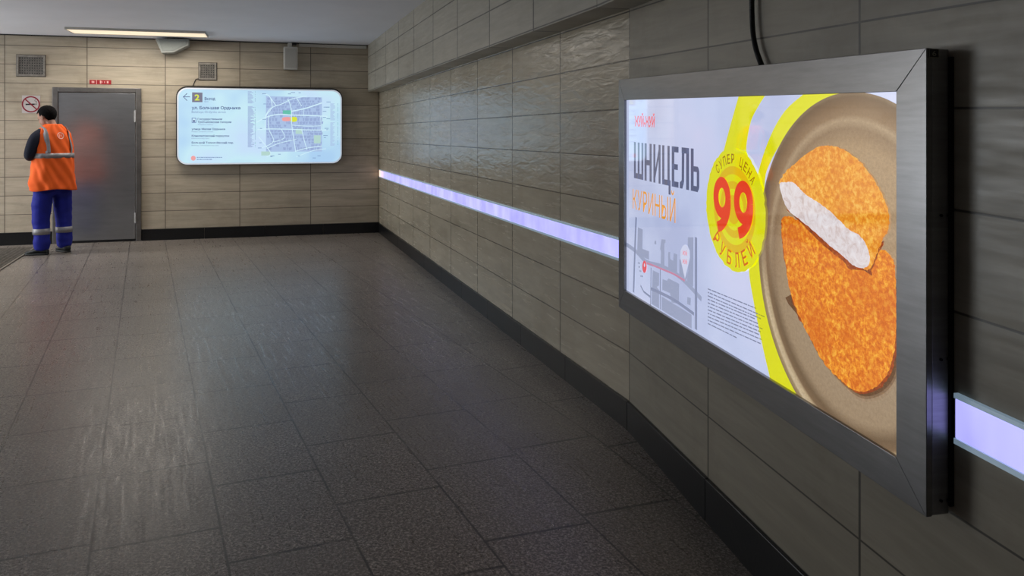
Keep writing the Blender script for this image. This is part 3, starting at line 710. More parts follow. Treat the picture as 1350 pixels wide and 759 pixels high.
# ------------------------------------------------------------------ light strip set along the wall
def strip_mat(name, warm=None, s0=0, s1=1, k=1.5):
    t = NT(name); uvv, u, v = t.uv(); t.b.inputs['Base Color'].default_value = (.3, .3, .32, 1); t.b.inputs['Roughness'].default_value = .25
    n = t.noise(t.comb(t.math('MULTIPLY', u, 6.0), t.math('MULTIPLY', v, 3.0)), 1.0, 2)
    c = t.ramp(n, [(.3, (.25, .24, .70, 1)), (.7, (.38, .38, .90, 1))])
    if warm is not None:
        c = t.mix(t.range(u, warm+.02, warm+.55, 1, 0), c, (1.0, .62, .42, 1))
    t.t.links.new(c, t.b.inputs['Emission Color']); t.b.inputs['Emission Strength'].default_value = k
    return t.m
M_strip = strip_mat('strip_diffuser'); M_stripw = strip_mat('strip_diffuser_warm_end', SF)
M_lip = glow('strip_glass_lip', srgb(150, 175, 195), .42, (.4, .45, .5, 1), .15)
def strip(fr, a0, a1, z0, z1, label, mat, k):
    root = empty('light_strip', fr.P((a0+a1)/2, z0), label, 'light strip', 'light strip segments along the right wall')
    m = MB(); fr.box(m, a0+.003, a1-.003, z0+.014, z1-.012, 0.0, .010, mat); d = m.build('diffuser', bevel=.002)
    m = MB(); fr.box(m, a0+.001, a1-.001, z0, z0+.013, 0, .012, M_lip); fr.box(m, a0+.001, a1-.001, z1-.011, z1, 0, .012, M_lip)
    fr.box(m, a0, a0+.0028, z0, z1, 0, .008, M_grey)
    l = m.build('rail'); adopt(root, [d, l])
zs0, zs1 = .812, .926
e1 = FAR.px(553, 240)[0]; e2 = FAR.px(637, 260)[0]
strip(FAR, SF+.02, e1, zs0, zs1, 'glowing lavender light strip segment ending in the back corner with a warm tip', M_stripw, 0)
strip(FAR, e1, e2, zs0, zs1, 'glowing lavender light strip segment, the middle one along the right wall', M_strip, 0)
strip(FAR, e2, -.03, zs0, zs1, 'glowing lavender light strip segment running up to the advertising box', M_strip, 0)
zn0 = NEAR.px(1290, 598)[1]; zn1 = NEAR.px(1290, 529.5)[1]; print('STRIPN', zn0, zn1)
strip(NEAR, 2.15, 4.9, zn0, zn1, 'glowing lavender light strip segment coming out from behind the advertising box', M_strip, 0)

# ------------------------------------------------------------------ back wall fittings
def vent(x0, x1, y0, y1, label, nx, nz, wire=False):
    o = .02; a0, z0 = BK.px(x0, y1, o); a1, z1 = BK.px(x1, y0, o)
    root = empty('wall_vent', BK.P((a0+a1)/2, z0), label, 'vent')
    m = MB(); f = .024
    for b in ((a0, a1, z1-f, z1), (a0, a1, z0, z0+f), (a0, a0+f, z0+f, z1-f), (a1-f, a1, z0+f, z1-f)): BK.box(m, *b, 0, o, M_vent)
    fr = m.build('vent_frame', bevel=.003)
    m = MB(); BK.box(m, a0-.006, a1+.006, z0-.006, z1+.006, .0, .004, M_vdark); bk = m.build('vent_backing')
    m = MB(); A0_, A1_, Z0_, Z1_ = a0+f, a1-f, z0+f, z1-f
    for i in range(nx+1):
        a = A0_+(A1_-A0_)*i/nx; BK.box(m, max(A0_, a-.009), min(A1_, a+.009), Z0_, Z1_, .006, .010, M_vgr)
    for i in range(nz+1):
        z = Z0_+(Z1_-Z0_)*i/nz; BK.box(m, A0_, A1_, max(Z0_, z-.009), min(Z1_, z+.009), .0065, .0105, M_vgr)
    g = m.build('vent_grille'); obs = [fr, bk, g]
    adopt(root, obs)
vent(21.5, 59.5, 73, 100, 'wide perforated metal vent high on the wall above the no smoking sign', 10, 7)
vent(262, 285.5, 83, 105, 'small square metal vent high on the wall above the lit sign', 6, 6)
m = MB(); tube(m, [BK.P(*BK.px(x, y, .008), .008) for x, y in catmull([(263, 103.5), (258.5, 104.5), (256.5, 108), (254.5, 113), (254.2, 114.6)], 5, False)], .005, M_black, 8)
mark(m.build('sign_cable', smooth=True), 'thin dark cable running from the small vent down to the lit sign', 'cable')
# no smoking sign
def nosmoke():
    a0, z0 = BK.px(29, 149, .004); a1, z1 = BK.px(53, 126, .004)
    m = MB(); BK.box(m, a0, a1, z0, z1, 0, .004, plain('sticker_white', srgb(190, 186, 184), .4, 0, .03))
    ca, cz = BK.px(40.8, 137.4, .004); R = .098
    Mr = plain('sticker_red', srgb(138, 22, 44), .4); Mk = plain('sticker_black', srgb(26, 24, 28), .4)
    BK.line(m, [Vector((ca+R*cos(2*pi*i/40), cz+R*sin(2*pi*i/40))) for i in range(41)], .017, .0052, Mr)
    BK.line(m, [Vector((ca-R*.71, cz+R*.71)), Vector((ca+R*.71, cz-R*.71))], .015, .0058, Mr)
    BK.poly(m, [(ca-.062, cz-.012), (ca+.045, cz-.008), (ca+.045, cz+.010), (ca-.062, cz+.006)], .0047, Mk)
    BK.poly(m, [(ca+.052, cz-.008), (ca+.064, cz-.008), (ca+.064, cz+.010), (ca+.052, cz+.010)], .0047, Mk)
    BK.line(m, [Vector(p) for p in catmull([(ca+.058, cz+.014), (ca+.066, cz+.035), (ca+.045, cz+.045), (ca+.05, cz+.062)], 5, False)], .005, .0047, Mk)
    mark(m.build('no_smoking_sign'), 'square white no smoking sticker with a red ring beside the steel door', 'sign')
nosmoke()
m = MB(); a0, z0 = BK.px(118, 110.8, .006); a1, z1 = BK.px(146.5, 105.6, .006)
BK.box(m, a0, a1, z0, z1, 0, .006, M_red)
for u, w, h in ((.1, .05, .5), (.17, .05, .45), (.48, .06, .7), (.56, .03, .4), (.68, .03, .4), (.80, .08, .5)):
    zc = (z0+z1)/2; hh = (z1-z0)*h/2; A = a0+(a1-a0)*u; B_ = A+(a1-a0)*w; BK.poly(m, [(A, zc-hh), (B_, zc-hh), (B_, zc+hh), (A, zc+hh)], .0066, M_pale)
A = a0+(a1-a0)*.31; BK.poly(m, [(A, z0), (A+.006, z0), (A+.006, z1), (A, z1)], .0066, M_pale)
mark(m.build('red_wall_plate'), 'small narrow red plate with pale marks above the steel door', 'sign')

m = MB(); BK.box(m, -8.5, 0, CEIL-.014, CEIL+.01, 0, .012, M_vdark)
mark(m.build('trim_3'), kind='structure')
# ceiling loudspeaker: faceted grey box hung at the wall
def prism(fr, pts_px, o0, o1, mat, name, shrink=0.0):
    pts = [fr.px(x, y, o1) for x, y in pts_px]; n = len(pts); m = MB()
    vs = [fr.P(a, z, o0) for a, z in pts]+[fr.P(a, z, o1) for a, z in pts]
    m.add(vs, [tuple(range(n))]+[tuple(range(2*n-1, n-1, -1))]+[(i, i+n, (i+1) % n+n, (i+1) % n) for i in range(n)], mat)
    return m.build(name, bevel=.006)
root = empty('wedge_loudspeaker', BK.P(BK.px(226, 60, .2)[0], 2.5, .1), 'grey wedge shaped loudspeaker hung under the ceiling beside the ceiling lamp', 'loudspeaker')
b1 = fixnormals(prism(BK, [(204.5, 50.5), (248.5, 51.5), (248.5, 59.5), (229, 69), (213, 69.5)], .02, .26, M_grey, 'speaker_box'))
b2 = fixnormals(prism(BK, [(208, 51), (246, 52), (246, 58.5), (228.5, 67), (214, 67.4)], .255, .268, plain('speaker_grille', srgb(140, 146, 142), .6, 0, .1, 200), 'speaker_grille'))
b3 = MB(); aa, zz = BK.px(226, 55, .1); BK.box(b3, aa-.05, aa+.05, CEIL-.06, CEIL, .0, .14, M_grey); b3 = b3.build('bracket', bevel=.003)
adopt(root, [b1, b2, b3])
# small white box speaker
a0, z0 = BK.px(374, 91, .16); a1, z1 = BK.px(392.5, 62, .16)
root = empty('box_loudspeaker', BK.P((a0+a1)/2, z0), 'small upright white box loudspeaker on a bracket above the lit sign', 'loudspeaker')
m = MB(); BK.box(m, a0, a1, z0, z1, .04, .16, M_white); s1_ = m.build('speaker_box', bevel=.012, seg=3)
m = MB(); BK.box(m, a0+.02, a1-.02, z0+.02, z1-.02, .158, .164, plain('speaker_cloth', srgb(176, 174, 166), .7, 0, .06, 150)); s2_ = m.build('speaker_grille', bevel=.004)
m = MB(); am = (a0+a1)/2-.01; BK.box(m, am-.028, am+.028, z1-.01, z1+.06, .07, .12, M_white); BK.box(m, am-.02, am+.09, z1+.035, z1+.06, 0, .09, M_vdark); s3_ = m.build('bracket', bevel=.003)
adopt(root, [s1_, s2_, s3_])
# cable trunking in the corner of ceiling and wall
m = MB(); a0, z0 = BK.px(394, 60.2, .03); BK.box(m, a0, -.2, CEIL-.055, CEIL-.012, 0, .03, M_white)
mark(m.build('cable_trunking', bevel=.003), 'thin white cable trunking along the top of the back wall beside the bulkhead', 'trunking')

# ------------------------------------------------------------------ ceiling lamps
M_lamp = glow('lamp_diffuser', srgb(255, 232, 196), .85, (.7, .68, .62, 1), .4)
M_lamp_far = glow('lamp_diffuser_out_of_view', srgb(225, 232, 255), 1.0, (.7, .7, .7, 1), .4)
def ceiling_px(x, y): k = F*(CEIL-H)/(Y0-y); return ((x-CX)/F*k, k)
def lamp(c, ux, uy, L, W, mat, label, strength=None):
    root = empty('ceiling_lamp', (c[0], c[1], CEIL-.03), label, 'ceiling lamp', rz=math.atan2(uy, ux))
    m = MB(); l, w = L/2, W/2
    def bx(x0, x1, y0, y1, z0, z1, mt): m.add([(x0, y0, z0), (x1, y0, z0), (x1, y1, z0), (x0, y1, z0), (x0, y0, z1), (x1, y0, z1), (x1, y1, z1), (x0, y1, z1)], [(3, 2, 1, 0), (4, 5, 6, 7), (0, 1, 5, 4), (1, 2, 6, 5), (2, 3, 7, 6), (3, 0, 4, 7)], mt)
    for b in ((-l, l, -w, -w+.012), (-l, l, w-.012, w), (-l, -l+.012, -w+.012, w-.012), (l-.012, l, -w+.012, w-.012)): bx(*b, .0, .03, M_white)
    f = m.build('lamp_frame', root, bevel=.002)
    m = MB(); bx(-l+.012, l-.012, -w+.012, w-.012, .004, .012, mat); d = m.build('lamp_diffuser', root)
    return root
pa = Vector(ceiling_px(91, 38.3)); pb = Vector(ceiling_px(273, 44)); cc = (pa+pb)/2; du = (pb-pa).normalized()
lamp(cc, du.x, du.y, (pb-pa).length, .46, M_lamp, 'long glowing ceiling lamp set in the ceiling near the wedge loudspeaker')
# unseen lamps added to light the passage, to the left and behind
for i, (x, y, lbl) in enumerate(((-8.6, 8.6, 'added unseen ceiling lamp over the far left end of the passage'), (-6.9, 6.0, 'added unseen ceiling lamp over the left side of the passage'), (-5.2, -1.2, 'added unseen ceiling lamp behind the viewer'))):
    lamp((x, y), .96, .29, 1.75, .30, M_lamp_far, lbl)
def area(name, loc, rot, sx, sy, power, col):
    l = bpy.data.lights.new(name, 'AREA'); l.shape = 'RECTANGLE'; l.size = sx; l.size_y = sy; l.energy = power; l.color = col
    o = bpy.data.objects.new(name, l); COL.objects.link(o); o.location = loc; o.rotation_euler = rot; return o
rz = math.atan2(.29, .96)
area('lamp_light', (cc.x, cc.y, CEIL-.045), (0, 0, math.atan2(du.y, du.x)), 1.6, .26, 26, (1, .93, .84))
area('lamp_light', (-8.6, 8.6, CEIL-.045), (0, 0, rz), 1.6, .26, 84, (1, .97, .93))  # light of the added unseen lamps, this line and the two below
area('lamp_light', (-6.9, 6.0, CEIL-.045), (0, 0, rz), 1.6, .26, 46, (.95, .96, 1))
area('lamp_light', (-5.2, -1.2, CEIL-.045), (0, 0, rz), 1.6, .26, 3, (1, .93, .85))

area('added_cool_fill_light', (-10.1, 7.6, 1.35), (0, -pi/2-radians(26), radians(-4)), 2.3, 3.6, 260, (.86, .93, 1))  # unseen cool area light added to brighten the ceiling and right wall

# ------------------------------------------------------------------ floor grate
def grate():
    P0 = Vector((-6.05, 10.42)); d = Vector((.57, -1.57)).normalized(); n = Vector((-d.y, d.x))   # n points to the right
    if n.x > 0: n = -n
    M_g = plain('grate_steel', (.30, .27, .23, 1), .45, .6, .3, 25)
    root = empty('floor_grate', (P0.x-.5, P0.y-1, 0), 'steel floor grate set in the floor at the foot of the back wall, left edge', 'grate')
    L, W = 2.6, 1.1
    def P(a, b, z): q = P0+d*a+n*b; return (q.x, q.y, z)
    def bar(m, a0, a1, b0, b1, z0, z1, mt):
        m.add([P(a0, b0, z0), P(a1, b0, z0), P(a1, b1, z0), P(a0, b1, z0), P(a0, b0, z1), P(a1, b0, z1), P(a1, b1, z1), P(a0, b1, z1)], [(3, 2, 1, 0), (4, 5, 6, 7), (0, 1, 5, 4), (1, 2, 6, 5), (2, 3, 7, 6), (3, 0, 4, 7)], mt)
    m = MB(); bar(m, 0, L, 0, W, .0008, .002, M_vdark); pit = fixnormals(m.build('grate_pit'))
    m = MB()
    for b in ((0, L, 0, .02), (0, L, W-.02, W), (0, .02, .02, W-.02), (L-.02, L, .02, W-.02)): bar(m, *b, .001, .012, M_g)
    fr = fixnormals(m.build('grate_frame'))
    m = MB(); a = .05
    while a < L-.03: bar(m, a, a+.009, .02, W-.02, .003, .010, M_g); a += .042
    b = .05
    while b < W-.03: bar(m, .02, L-.02, b, b+.006, .002, .009, M_g); b += .05
    g = fixnormals(m.build('grating')); adopt(root, [pit, fr, g])
grate()

# ------------------------------------------------------------------ the worker
def person():
    PX, PY = -5.56, 9.92
    a = math.atan2(-PX, PY)                       # turn of the sight line
    yaw = a + radians(30)                         # he faces the wall, half left
    root = empty('person', (PX, PY, 0), 'person in an orange reflective vest and blue work trousers standing before the steel door', 'person', rz=yaw)
    SKIN = plain('skin', srgb(172, 126, 104), .55, 0, .06, 30); HAIR = plain('black_hair', srgb(13, 11, 12), .9, 0, .4, 90, .3, .15)
    NAVY = plain('navy_sweater', srgb(19, 24, 42), .95, 0, .2, 60, .2); BLUE = plain('royal_blue_cloth', srgb(14, 26, 138), .8, 0, .18, 9, .25)
    ORG = plain('orange_vest_cloth', srgb(255, 100, 14), .8, 0, .06, 10, .1); SIL = plain('grey_reflective_tape', srgb(150, 148, 150), .45, .2, .06, 60)
    SHOE = plain('black_shoe', srgb(22, 26, 26), .55, 0, .2, 40); SOLE = plain('shoe_sole', srgb(44, 46, 44), .7)
    ORG.node_tree.nodes['Principled BSDF'].inputs['Emission Strength'].default_value = 0
    def skin_obj(name, vs, es, mat, voxel=None, extra=None, smooth=2, sub=2):
        me = bpy.data.meshes.new(name); me.from_pydata([v[0] for v in vs], es, []); o = bpy.data.objects.new(name, me); COL.objects.link(o)
        sk = o.modifiers.new('skin', 'SKIN'); sk.use_smooth_shade = True
        ly = me.skin_vertices[0] if me.skin_vertices else None
        if ly is None:
            bm = bmesh.new(); bm.from_mesh(me); bm.verts.layers.skin.verify(); bm.to_mesh(me); bm.free(); ly = me.skin_vertices[0]
        for i, v in enumerate(vs): ly.data[i].radius = v[1] if isinstance(v[1], tuple) else (v[1], v[1]); ly.data[i].use_root = (i == 0)
        sb = o.modifiers.new('sub', 'SUBSURF'); sb.levels = sb.render_levels = sub
        dg = bpy.context.evaluated_depsgraph_get(); dg.update()
        m2 = bpy.data.meshes.new_from_object(o.evaluated_get(dg)); bpy.data.objects.remove(o)
        if extra:
            bm = bmesh.new(); bm.from_mesh(m2)
            for fn in extra: fn(bm)
            bm.to_mesh(m2); bm.free()
        o = bpy.data.objects.new(name, m2); COL.objects.link(o)
        if voxel:
            rm = o.modifiers.new('r', 'REMESH'); rm.mode = 'VOXEL'; rm.voxel_size = voxel; rm.use_smooth_shade = True
            if smooth: s_ = o.modifiers.new('s', 'SMOOTH'); s_.iterations = smooth
            dg = bpy.context.evaluated_depsgraph_get(); dg.update()
            m3 = bpy.data.meshes.new_from_object(o.evaluated_get(dg)); bpy.data.objects.remove(o); biggest(m3)
            o = bpy.data.objects.new(name, m3); COL.objects.link(o)
        o.data.materials.clear(); o.data.materials.append(mat)
        for p in o.data.polygons: p.use_smooth = True
        o.parent = root; return o
    def biggest(me):
        bm = bmesh.new(); bm.from_mesh(me); seen = set(); comps = []
        for v in bm.verts:
            if v in seen: continue
            st = [v]; seen.add(v); c = []
            while st:
                q = st.pop(); c.append(q)
                for e in q.link_edges:
                    w_ = e.other_vert(q)
                    if w_ not in seen: seen.add(w_); st.append(w_)
            comps.append(c)
        comps.sort(key=len, reverse=True)
        print('COMPS', [len(c) for c in comps][:6])
        for c in comps[1:]: bmesh.ops.delete(bm, geom=c, context='VERTS')
        bm.to_mesh(me); bm.free()
    def ell(c, r, rot=None, seg=24):
        def fn(bm):
            M = Matrix.Translation(c) @ (rot or Matrix.Identity(4)) @ Matrix.Diagonal((*r, 1))
            bmesh.ops.create_uvsphere(bm, u_segments=seg, v_segments=seg//2+2, radius=1, matrix=M)
        return fn
    # head frame: turned a further 22 degrees left and bowed
    hc = Vector((-.028, .078, 1.652)); HR = Matrix.Rotation(radians(24), 4, 'Z') @ Matrix.Rotation(radians(-24), 4, 'X')
    hp = lambda x, y, z: hc + (HR @ Vector((x, y, z)))
    V = [((0, 0, .95), (.12, .09)), ((0, 0, 1.15), (.13, .085)), ((0, 0, 1.36), (.14, .09)), ((.01, -.005, 1.50), (.065, .06)), ((.0, .03, 1.575), (.055, .055)), (tuple(hp(0, 0, -.01)), (.07, .075)),
         ((-.16, 0, 1.45), (.055, .055)), ((-.235, -.01, 1.19), (.038, .038)), ((-.13, .22, 1.2), (.028, .026)), ((-.10, .27, 1.21), (.036, .018)),
         ((.17, 0, 1.45), (.055, .055)), ((.235, .01, 1.19), (.038, .038)), ((.13, .22, 1.2), (.028, .026)), ((.09, .27, 1.21), (.036, .018)),
         ((-.115, .0, .84), (.085, .085)), ((-.125, .01, .48), (.055, .055)), ((-.13, -.01, .12), (.038, .038)), ((.10, 0, .84), (.085, .085)), ((.11, .01, .48), (.055, .055)), ((.125, -.01, .12), (.038, .038))]
    Eg = [(0, 1), (1, 2), (2, 3), (3, 4), (4, 5), (2, 6), (6, 7), (7, 8), (8, 9), (2, 10), (10, 11), (11, 12), (12, 13), (0, 14), (14, 15), (15, 16), (0, 17), (17, 18), (18, 19)]
    for sx, wr in ((-1, 9), (1, 13)):
        bx, by, bz = V[wr][0]
        for f in range(4):
            k = len(V); ox = sx*(-.024+.016*f); ln = (.03, .034, .032, .025)[f]
            V += [((bx+ox, by+.02, bz+.004), .009), ((bx+ox*1.05-sx*.006, by+.02+ln, bz+.006), .0085), ((bx+ox*1.05-sx*.012, by+.03+ln*1.5, bz-.012), .0078), ((bx+ox-sx*.012, by+.022+ln*1.5, bz-.032), .007)]
            Eg += [(wr, k), (k, k+1), (k+1, k+2), (k+2, k+3)]
        k = len(V); V += [((bx-sx*.03, by-.01, bz+.012), .011), ((bx-sx*.046, by+.02, bz+.02), .0095), ((bx-sx*.05, by+.045, bz+.014), .0085)]; Eg += [(wr, k), (k, k+1), (k+1, k+2)]
    ex = [ell(hp(0, -.012, .03), (.086, .106, .098), HR), ell(hp(0, .035, -.035), (.064, .068, .084), HR), ell(hp(0, .072, -.085), (.03, .028, .025), HR),
          ell(hp(0, .102, -.022), (.013, .02, .024), HR, 12), ell(hp(0, .105, -.035), (.018, .014, .011), HR, 12), ell(hp(0, .092, -.062), (.024, .012, .008), HR, 12),
          ell(hp(-.088, .0, -.01), (.010, .022, .034), HR, 12), ell(hp(.088, .0, -.01), (.010, .022, .034), HR, 12),
          ell(hp(-.03, .082, .018), (.024, .016, .010), HR, 12), ell(hp(.03, .082, .018), (.024, .016, .010), HR, 12)]
    body = skin_obj('body', V, Eg, SKIN, .0065, ex, 2, 1)
    for sx in (-1, 1):
        bm = bmesh.new(); ell(hp(sx*.03, .084, .002), (.012, .009, .007), HR, 12)(bm); me = bpy.data.meshes.new('eye'); bm.to_mesh(me); bm.free(); me.materials.append(M_black)
        e = bpy.data.objects.new('eye', me); COL.objects.link(e); e.parent = root
    # hair: shell over skull, cut short at the neck, ear and brow
    bm = bmesh.new(); bmesh.ops.create_icosphere(bm, subdivisions=5, radius=1)
    rr = random.Random(2)
    for v in bm.verts:
        c = v.co.copy(); lo = -1.1 if c.y < -.1 else (-.3 if c.y < .35 else .38)
        lo = lo if c.y < -.25 else lo
        k = 1+rr.uniform(-.02, .03)
        if c.z < lo: v.co = Vector((c.x*.88, c.y*.88, lo*.98 + (c.z-lo)*.15)) if True else c; k = .97
        v.co = Vector((v.co.x*.094*k, v.co.y*.114*k-.014, v.co.z*.106*k+.030))
    for v in bm.verts: v.co = hp(*v.co)
    me = bpy.data.meshes.new('hair'); bm.to_mesh(me); bm.free(); me.materials.append(HAIR)
    for p in me.polygons: p.use_smooth = True
    h = bpy.data.objects.new('hair', me); COL.objects.link(h); h.parent = root
    # sweater: torso and sleeves as one skin
    SV = [((0, 0, .96), (.14, .11)), ((0, 0, 1.2), (.15, .105)), ((0, 0, 1.38), (.15, .10)), ((.01, -.01, 1.50), (.09, .075)), ((.018, 0, 1.555), (.068, .066)),
          ((-.125, 0, 1.455), (.075, .07)), ((-.205, -.005, 1.42), (.080, .078)), ((-.255, -.01, 1.30), (.074, .074)), ((-.285, .0, 1.185), (.066, .066)), ((-.215, .11, 1.165), (.050, .05)), ((-.14, .205, 1.19), (.038, .036)),
          ((.125, 0, 1.455), (.075, .07)), ((.205, .0, 1.42), (.066, .066)), ((.25, .01, 1.30), (.058, .058)), ((.265, .03, 1.185), (.054, .054)), ((.21, .12, 1.165), (.048, .048)), ((.135, .205, 1.19), (.038, .036))]
    SE = [(0, 1), (1, 2), (2, 3), (3, 4), (2, 5), (5, 6), (6, 7), (7, 8), (8, 9), (9, 10), (2, 11), (11, 12), (12, 13), (13, 14), (14, 15), (15, 16)]
    skin_obj('sweater', SV, SE, NAVY, .011, None, 3)
    # trousers
    T = [((0, 0, .90), (.16, .125)), ((-.115, .0, .80), (.125, .125)), ((-.128, .012, .62), (.118, .12)), ((-.136, .015, .45), (.098, .105)), ((-.138, .0, .28), (.090, .096)), ((-.138, -.012, .03), (.094, .10)),
         ((.115, .0, .80), (.125, .125)), ((.125, .012, .62), (.116, .12)), ((.136, .015, .45), (.098, .105)), ((.140, .0, .28), (.090, .096)), ((.142, -.012, .03), (.092, .098)), ((0, 0, .99), (.15, .12))]
    TE = [(0, 1), (1, 2), (2, 3), (3, 4), (4, 5), (0, 6), (6, 7), (7, 8), (8, 9), (9, 10), (0, 11)]
    # gentle folds
    tr = skin_obj('trousers', T, TE, BLUE, .012, None, 3)
    from mathutils import noise as mn
    for v in tr.data.vertices:
        nn = mn.noise(Vector((v.co.x*9, v.co.y*9, v.co.z*16))); v.co += v.normal*nn*.010
        v.co.z = max(v.co.z, .052+.012*mn.noise(v.co*20))
    # reflective band round each shin, follows the cloth
    for sx, cxx in ((-1, -.138), (1, .140)):
        m = MB(); n = 40; vs = []
        ring = [v.co for v in tr.data.vertices if .24 < v.co.z < .33 and (v.co.x < 0) == (sx < 0)]
        for z in (.245, .315):
            for i in range(n):
                t = 2*pi*i/n; dd = Vector((cos(t), sin(t)))
                r_ = max([(Vector((c.x-cxx, c.y+.004)).dot(dd)) for c in ring if abs(c.z-z) < .03 and Vector((c.x-cxx, c.y+.004)).normalized().dot(dd) > .9] or [.09])
                vs.append((cxx+dd.x*(r_+.004), -.004+dd.y*(r_+.004), z))
        m.add(vs, [(i, (i+1) % n, n+(i+1) % n, n+i) for i in range(n)], SIL)
        b = m.build('reflective_band', root, smooth=True); so = b.modifiers.new('s', 'SOLIDIFY'); so.thickness = .003
    # shoes
    def shoe(x, y, rot):
        m = MB(); secs = [(-.125, .030, .065), (-.10, .040, .095), (-.05, .043, .105), (.0, .044, .095), (.05, .049, .072), (.10, .052, .058), (.145, .044, .048), (.172, .022, .032)]
        n = 18
        for base, h0, mt, gx in ((0, 0.016, SHOE, 0), (1, 0, SOLE, .004)):
            vs = []
            for (yy, w, hh) in [(a_*.86, b_*1.05, c_) for a_, b_, c_ in secs]:
                for i in range(n):
                    t = 2*pi*i/n
                    if base: px_ = (w+gx)*cos(t); pz = .003+.010*(1+max(-1, min(1, 2*sin(t))))
                    else: px_ = w*cos(t)*(1-.25*max(0, sin(t))**2); pz = .016+(hh-.016)*(.5+.5*sin(t)) if sin(t) > -.99 else .016
                    q = Matrix.Rotation(rot, 2) @ Vector((px_, yy)); vs.append((x+q.x, y+q.y, pz))
            k = len(secs)
            m.add(vs, [(j*n+i, j*n+(i+1) % n, (j+1)*n+(i+1) % n, (j+1)*n+i) for j in range(k-1) for i in range(n)]+[tuple(range(n-1, -1, -1)), tuple((k-1)*n+i for i in range(n))], mt)
        o = m.build('shoe', root, smooth=True); fixnormals(o)
    shoe(-.16, .02, radians(38)); shoe(.145, .01, radians(-6))
    # vest: a lofted shell, tapes laid on the same surface
    Z = [.775, .80, .90, 1.02, 1.15, 1.28, 1.38, 1.45, 1.50, 1.535, 1.565]
    RX = [.238, .238, .237, .235, .232, .226, .216, .198, .160, .120, .085]
    RY = [.205, .203, .192, .182, .172, .158, .145, .128, .108, .092, .078]
    def lerp(T_, z):
        for i in range(len(Z)-1):
            if z <= Z[i+1]: k = (z-Z[i])/(Z[i+1]-Z[i]); return T_[i]+(T_[i+1]-T_[i])*k
        return T_[-1]
    def S(t, z, off=0):
        ct, st = cos(t), sin(t); e = .86
        rx, ry = lerp(RX, z)+off, lerp(RY, z)+off
        fold = .010*sin(5*t+z*7)*max(0, min(1, (1.3-z)/.4)) + .006*sin(9*t-z*15+1)*max(0, min(1, (1.2-z)/.4)) + .004*sin(13*t+z*30)
        hemw = .012*sin(3*t+1)*max(0, 1-(z-.775)/.1)
        x = (rx+fold)*abs(ct)**e*(1 if ct > 0 else -1); y = (ry+fold)*abs(st)**e*(1 if st > 0 else -1)
        # flared pocket at the left hip
        g = math.exp(-((t-pi*1.02)/.35)**2)*max(0, 1-abs(z-.86)/.16); x -= .045*g
        return Vector((x, y-.01+.01*(z-1), z+hemw))
    m = MB(); nt, nz = 96, 60; vs = []
    for j in range(nz+1):
        z = Z[0]+(Z[-1]-Z[0])*j/nz
        for i in range(nt): vs.append(S(2*pi*i/nt, z))
    m.add(vs, [(j*nt+i, j*nt+(i+1) % nt, (j+1)*nt+(i+1) % nt, (j+1)*nt+i) for j in range(nz) for i in range(nt)], ORG)
    v = m.build('vest', root, smooth=True); so = v.modifiers.new('s', 'SOLIDIFY'); so.thickness = .006; so.offset = -1
    def tape(path, w, mat=SIL, nm='reflective_tape', off=.004):
        """path of (t,z); ribbon lies on the vest"""
        m = MB(); L = []
        for i, (t, z) in enumerate(path):
            p = S(t, z, off); a_ = path[max(i-1, 0)]; b_ = path[min(i+1, len(path)-1)]
            d = (S(*b_)-S(*a_)).normalized(); nr = Vector((p.x, p.y*1.3, 0)).normalized(); sd = d.cross(nr).normalized()*w/2
            L += [p+sd, p-sd]
        k = len(path); m.add(L, [(2*i, 2*i+1, 2*i+3, 2*i+2) for i in range(k-1)], mat)
        o = m.build(nm, v, smooth=True); s2 = o.modifiers.new('s', 'SOLIDIFY'); s2.thickness = .002; s2.offset = 0
        return o
    tape([(2*pi*i/90, 1.185) for i in range(91)], .058)
    def strap(x0, x1, sgn):
        out = []
        for i in range(25):
            z = 1.215+(1.528-1.215)*i/24; x = x0+(x1-x0)*i/24; rx = lerp(RX, z); c = max(-1, min(1, (abs(x)/rx)**(1/.86)))*(1 if x > 0 else -1)
            t = math.acos(c); out.append((-t if sgn < 0 else t, z))
        return out
    tape(strap(-.140, -.145, -1), .055); tape(strap(.150, .125, -1), .045); tape(strap(-.1, -.095, 1), .05); tape(strap(.1, .095, 1), .05)
    # round badge on the back with a letter in it
    cz_ = 1.425; EM = plain('badge_pale_print', srgb(250, 196, 176), .6)
    def bk_(x, z, off=.0055):
        rx = lerp(RX, z); c = (abs(x)/rx)**(1/.86)*(1 if x > 0 else -1); return S(-math.acos(max(-1, min(1, c))), z, off)
    m = MB()
    def rib(pts, w):
        q = [Vector(p) for p in pts]; L = []
        for i, p in enumerate(q):
            d = (q[min(i+1, len(q)-1)]-q[max(i-1, 0)]).normalized(); n_ = Vector((-d.y, d.x))*w/2; L += [bk_(*(p+n_)), bk_(*(p-n_))]
        m.add(L, [(2*i+1, 2*i, 2*i+2, 2*i+3) for i in range(len(q)-1)], EM)
    ex_ = .012
    rib([(ex_+.036*cos(2*pi*i/30), cz_+.036*sin(2*pi*i/30)) for i in range(31)], .009)
    rib([(ex_-.018, cz_-.015), (ex_-.009, cz_+.016), (ex_, cz_-.006), (ex_+.009, cz_+.016), (ex_+.018, cz_-.015)], .007)
    m.build('back_badge', v)
person()

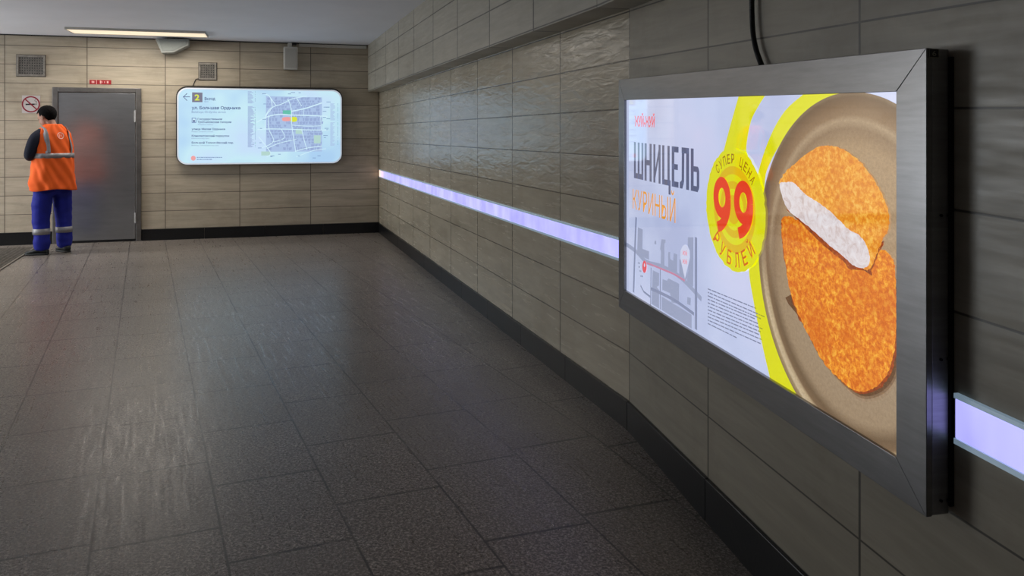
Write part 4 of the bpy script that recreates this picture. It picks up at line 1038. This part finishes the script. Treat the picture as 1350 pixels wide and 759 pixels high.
# ------------------------------------------------------------------ world, camera, view
w = bpy.data.worlds.new('world'); SC.world = w; w.use_nodes = True
w.node_tree.nodes['Background'].inputs[0].default_value = (.05, .055, .065, 1); w.node_tree.nodes['Background'].inputs[1].default_value = .3
cam = bpy.data.cameras.new('camera'); co = bpy.data.objects.new('camera', cam); COL.objects.link(co)
co.location = (0, 0, H); co.rotation_euler = (pi/2, 0, 0)
cam.sensor_width = 36; cam.lens = F/1350*36; cam.shift_y = -(379.5-Y0)/1350; cam.clip_start = .05
SC.camera = co
vs_ = SC.view_settings; vs_.view_transform = 'Standard'; vs_.look = 'None'; vs_.gamma = 1; vs_.exposure = 0; vs_.use_curve_mapping = False
